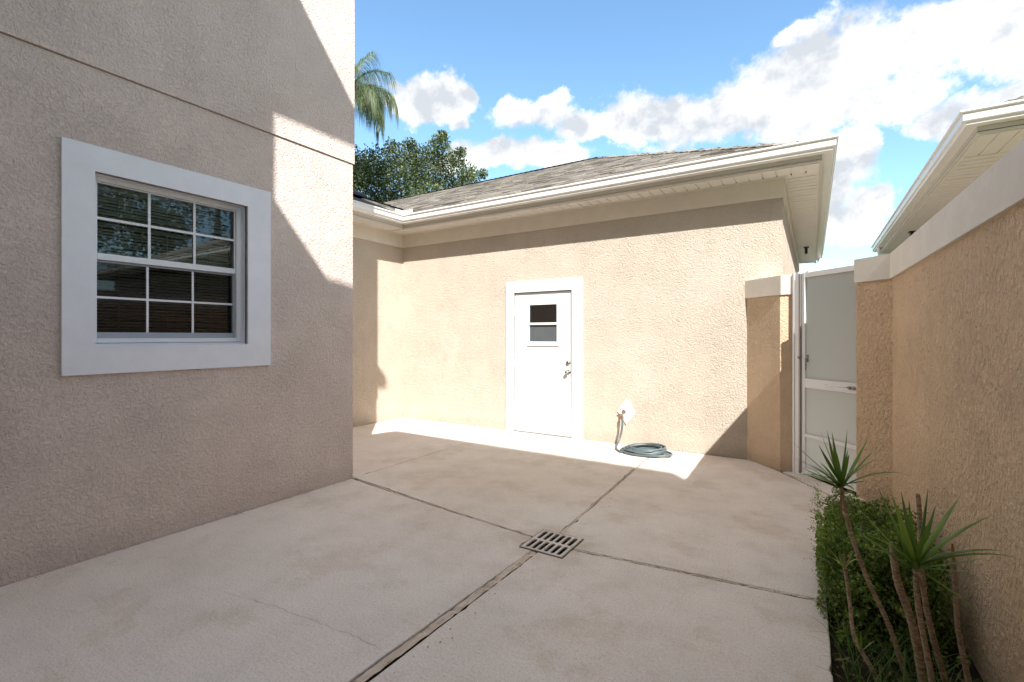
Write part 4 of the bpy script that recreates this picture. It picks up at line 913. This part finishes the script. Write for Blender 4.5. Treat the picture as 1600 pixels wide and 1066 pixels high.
for i in range(150):          # stray twigs
    ax = r_.choice((-1, -1, r_.uniform(-1, 1))); p = Vector((CX_+HX*.9*ax, CY_+HY*r_.uniform(-.8, 1), r_.uniform(.15, .45))); d = Vector((ax*.6+r_.uniform(-.4, .4), r_.uniform(-.6, .6), r_.uniform(.1, 1))).normalized(); Lt = r_.uniform(.03, .1)
    for k in range(10):
        leafcard(mb, p+d*Lt*k/10+Vector((r_.uniform(-.006, .006),)*3), r_.uniform(.007, .012), r_, r_.uniform(.5, .95))
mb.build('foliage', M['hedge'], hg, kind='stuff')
mb = MB()
for i in range(60):
    b0 = Vector((CX_+r_.uniform(-.12, .12), CY_+r_.uniform(-.5, .5), -.06)); tp = b0+Vector((r_.uniform(-.16, .16), r_.uniform(-.2, .2), r_.uniform(.25, .45)))
    mb.cur = None; mb.tube([b0, b0.lerp(tp, .5)+Vector((r_.uniform(-.02, .02), r_.uniform(-.02, .02), 0)), tp], [.005, .004, .002], 5)
mb.build('stem', M['bark'], hg, kind='stuff')
# grassy clump in front of the shrub
gc = MB(); r_ = random.Random(31)
for i in range(230):
    b0 = Vector((r_.uniform(.12, .48), r_.uniform(2.25, 2.75), -.06)); blade(gc, b0, r_.uniform(0, 6.28), r_.uniform(.6, 1.45), r_.uniform(.12, .32), r_.uniform(.003, .006), r_.uniform(.4, 1.6), r_.uniform(0, 1), 6)
tag(gc.build('grass_clump', M['grassb'], kind='stuff'), 'loose dark green grassy blades growing in front of the shrub', 'grass')
ll = MB(); r_ = random.Random(41)
for i in range(620):
    p = Vector((r_.uniform(.09, .55), r_.uniform(1.6, 4.6), -.045+r_.uniform(0, .02))); ll.cur = (r_.random(),)*3; a_ = r_.uniform(0, 6.28); s_ = r_.uniform(.008, .035); u = Vector((math.cos(a_), math.sin(a_), r_.uniform(-.3, .3))); v = Vector((-math.sin(a_), math.cos(a_), r_.uniform(-.3, .3)))
    ll.mesh([p-u*s_, p+v*s_*.35, p+u*s_, p-v*s_*.35], [(0, 1, 2, 3)])
for i in range(190):          # bits blown along the joints and wall feet
    k = r_.random()
    if k < .35: p = Vector((XL+r_.uniform(.01, .05), r_.uniform(.6, 3.1), .004))
    elif k < .6: p = Vector((-1.5+r_.uniform(-.1, .1), r_.uniform(1.4, 5), .004))
    else: p = Vector((r_.uniform(-.3, .15), 0, .006)); p.y = 5.38-p.x+r_.uniform(-.02, .03)
    ll.cur = (r_.random()*.5,)*3; a_ = r_.uniform(0, 6.28); s_ = r_.uniform(.003, .009); u = Vector((math.cos(a_), math.sin(a_), .1)); v = Vector((-math.sin(a_), math.cos(a_), .1))
    ll.mesh([p-u*s_, p+v*s_*.5, p+u*s_, p-v*s_*.5], [(0, 1, 2, 3)])
tag(ll.build('leaf_litter', M['dead'], kind='stuff'), 'dry fallen leaves and crumbs scattered over the soil and joints', 'leaf litter')

# ---- oak beyond the roofs
oak = thing('oak_tree', 'dense dark green leafy tree rising behind the garage roof', 'tree', (-16.8, 17.7, -.1))
cl = []; r_ = random.Random(51); camf_ = Vector((-sY, cY, 0))
for (px, py, rp) in ((690, 222, 16), (684, 240, 24), (712, 248, 16), (735, 272, 18), (752, 270, 9), (655, 250, 26), (625, 250, 30), (595, 262, 34), (565, 268, 34), (660, 280, 36), (700, 280, 32), (625, 295, 40), (585, 310, 40), (540, 270, 40), (730, 290, 22), (640, 228, 12), (612, 226, 12), (670, 320, 40), (600, 350, 50), (520, 300, 50), (688, 210, 8), (718, 238, 9)):
    for k in range(1 if rp < 15 else 2):
        t_ = 24+r_.uniform(-1.6, 2.2)*(rp/30); cl.append((at(px+r_.uniform(-4, 4), py+r_.uniform(-3, 3), t_), rp*t_/FP*1.0))
mb = MB()
for (c_, ra) in cl:
    n = int(900*max(.25, (ra/1.0)**2))
    for i in range(n):
        d = Vector((r_.gauss(0, 1), r_.gauss(0, 1), r_.gauss(0, .9))).normalized(); p = c_+d*ra*(r_.random()**.4)*(1+.35*noise.noise((c_+d*2.5)*1.3))
        lum = min(1, max(0, .42+.35*noise.noise(p*1.1)+r_.gauss(0, .2))); leafcard(mb, p, r_.uniform(.08, .18), r_, lum)
mb.build('crown', M['oak'], oak, kind='stuff')
mb = MB(); tb = Vector((-16.8, 17.7, -.1)); mb.tube([tb, tb+Vector((.1, .1, 3)), tb+Vector((0, 0, 5.5))], [.42, .34, .26], 10)
for (c_, ra) in cl[::3]: mb.tube([tb+Vector((0, 0, 4.2)), (tb+Vector((0, 0, 5))).lerp(c_, .5)+camf_*.5, c_+camf_*.6-Vector((0, 0, .5))], [.14, .07, .02], 6)
mb.build('trunk', M['bark'], oak, smooth=True)

# ---- palm
pt = 20.0; pcn = at(546, 150, pt); palm = thing('palm_tree', 'tall palm with long hanging fronds behind the house corner', 'tree', (pcn.x, pcn.y, -.1))
mb = MB(); mb.tube([(pcn.x+.1, pcn.y, -.1), (pcn.x-.1, pcn.y, 5), (pcn.x, pcn.y, pcn.z-.2)], [.2, .14, .11], 12); mb.build('trunk', M['bark'], palm, smooth=True)
camr = Vector((cY, sY, 0)); camf = Vector((-sY, cY, 0)); r_ = random.Random(61)
def frond(azm, e0, Ln, dr, seed):
    r2_ = random.Random(seed); mb = MB(); p = Vector(pcn); e_ = e0; n = 26; P = []
    for i in range(n+1):
        d = Vector((math.cos(azm)*math.cos(e_), math.sin(azm)*math.cos(e_), math.sin(e_))); P.append((Vector(p), Vector(d))); p = p+d*Ln/n; e_ -= dr/n*(.6+.9*i/n)
    mb.cur = (.6,)*3; mb.tube([q_[0] for q_ in P], [.022*(1-i/(n+4)) for i in range(n+1)], 5)
    side = Vector((-math.sin(azm), math.cos(azm), 0))
    for i in range(4, n+1):
        for k in range(5):
            for sg in (-1, 1):
                b0 = P[i][0]; u = i/n; L_ = (1.0-.35*u)*r2_.uniform(.75, 1.2)*Ln*.62
                d = (P[i][1]*.5+side*sg*r2_.uniform(.3, .7)+Vector((0, 0, r2_.uniform(-.3, .2)))).normalized(); mb.cur = (min(1, max(0, r2_.gauss(.5, .25))),)*3
                w_ = .017; q0 = b0; pr = None; nseg = 5
                for j in range(nseg+1):
                    ww = w_*(1-j/nseg*.85); sv = d.cross(Vector((0, 0, 1))); sv = sv.normalized() if sv.length > .05 else side
                    cur = (q0-sv*ww/2, q0+sv*ww/2)
                    if pr: mb.face(pr[0], pr[1], cur[1], cur[0])
                    pr = cur; q0 = q0+d*L_/nseg; d = (d+Vector((0, 0, -.85))).normalized()
    mb.build('frond', M['palm'], palm)
az0 = math.atan2(camr.y, camr.x)
for (da, e0, Ln, dr_) in ((.1, .75, 2.7, 1.9), (-.5, .35, 2.5, 1.7), (.6, 1.0, 2.5, 1.8), (1.3, .8, 2.4, 1.7), (-1.2, .9, 2.5, 1.8), (.45, .15, 1.9, 1.3), (-.8, .1, 2.0, 1.2), (.0, .5, 1.7, 1.6), (2.2, .6, 2.5, 1.8), (3.0, .8, 2.6, 1.8), (-2.2, .5, 2.5, 1.8), (-2.9, 1.1, 2.4, 1.6), (.25, 1.3, 2.5, 1.4), (-.2, 1.45, 2.3, .9), (-.1, -.1, 2.1, 1.2), (.9, .1, 2.2, 1.3), (1.9, 1.3, 2.2, 1.2)):
    frond(az0+da, e0, Ln*.88, dr_*1.15, int(da*100)+500)

# far tree line and lawn trees on the right of the plot, seen mirrored in the window
def simple_tree(x, y, h_, ra, seed, label):
    r_ = random.Random(seed); t_ = thing('shade_tree', label, 'tree', (x, y, -.1)); mb = MB()
    for b_ in range(14):
        c_ = Vector((x+r_.uniform(-1, 1)*ra, y+r_.uniform(-1, 1)*ra, h_+r_.uniform(-.9, 1)*ra*.8)); rb = ra*r_.uniform(.3, .55)
        for i in range(420):
            d = Vector((r_.gauss(0, 1), r_.gauss(0, 1), r_.gauss(0, 1))).normalized(); leafcard(mb, c_+d*rb*(r_.random()**.4), r_.uniform(.14, .28), r_, min(1, max(0, r_.gauss(.45, .22))))
    mb.build('crown', M['oak'], t_, kind='stuff'); mb = MB(); mb.tube([(x, y, -.1), (x+.1, y, h_*.6), (x, y, h_)], [.3, .24, .1], 9); mb.build('trunk', M['bark'], t_, smooth=True)
simple_tree(15.5, 7.0, 7.6, 3.2, 71, 'leafy tree beyond the right garden wall, nearest the yard')
simple_tree(19, 13.5, 8.6, 3.6, 72, 'leafy tree beyond the neighbouring house, tallest of three')
simple_tree(16.0, 1.5, 7.4, 3.0, 73, 'leafy tree beyond the right garden wall, southernmost')

# children of Empties were modelled in world coordinates
bpy.context.view_layer.update()
for o in list(col.objects):
    if o.parent is not None and o.parent.type == 'EMPTY':
        o.location = Vector(o.location)-Vector(o.parent.location)
bpy.context.view_layer.update()
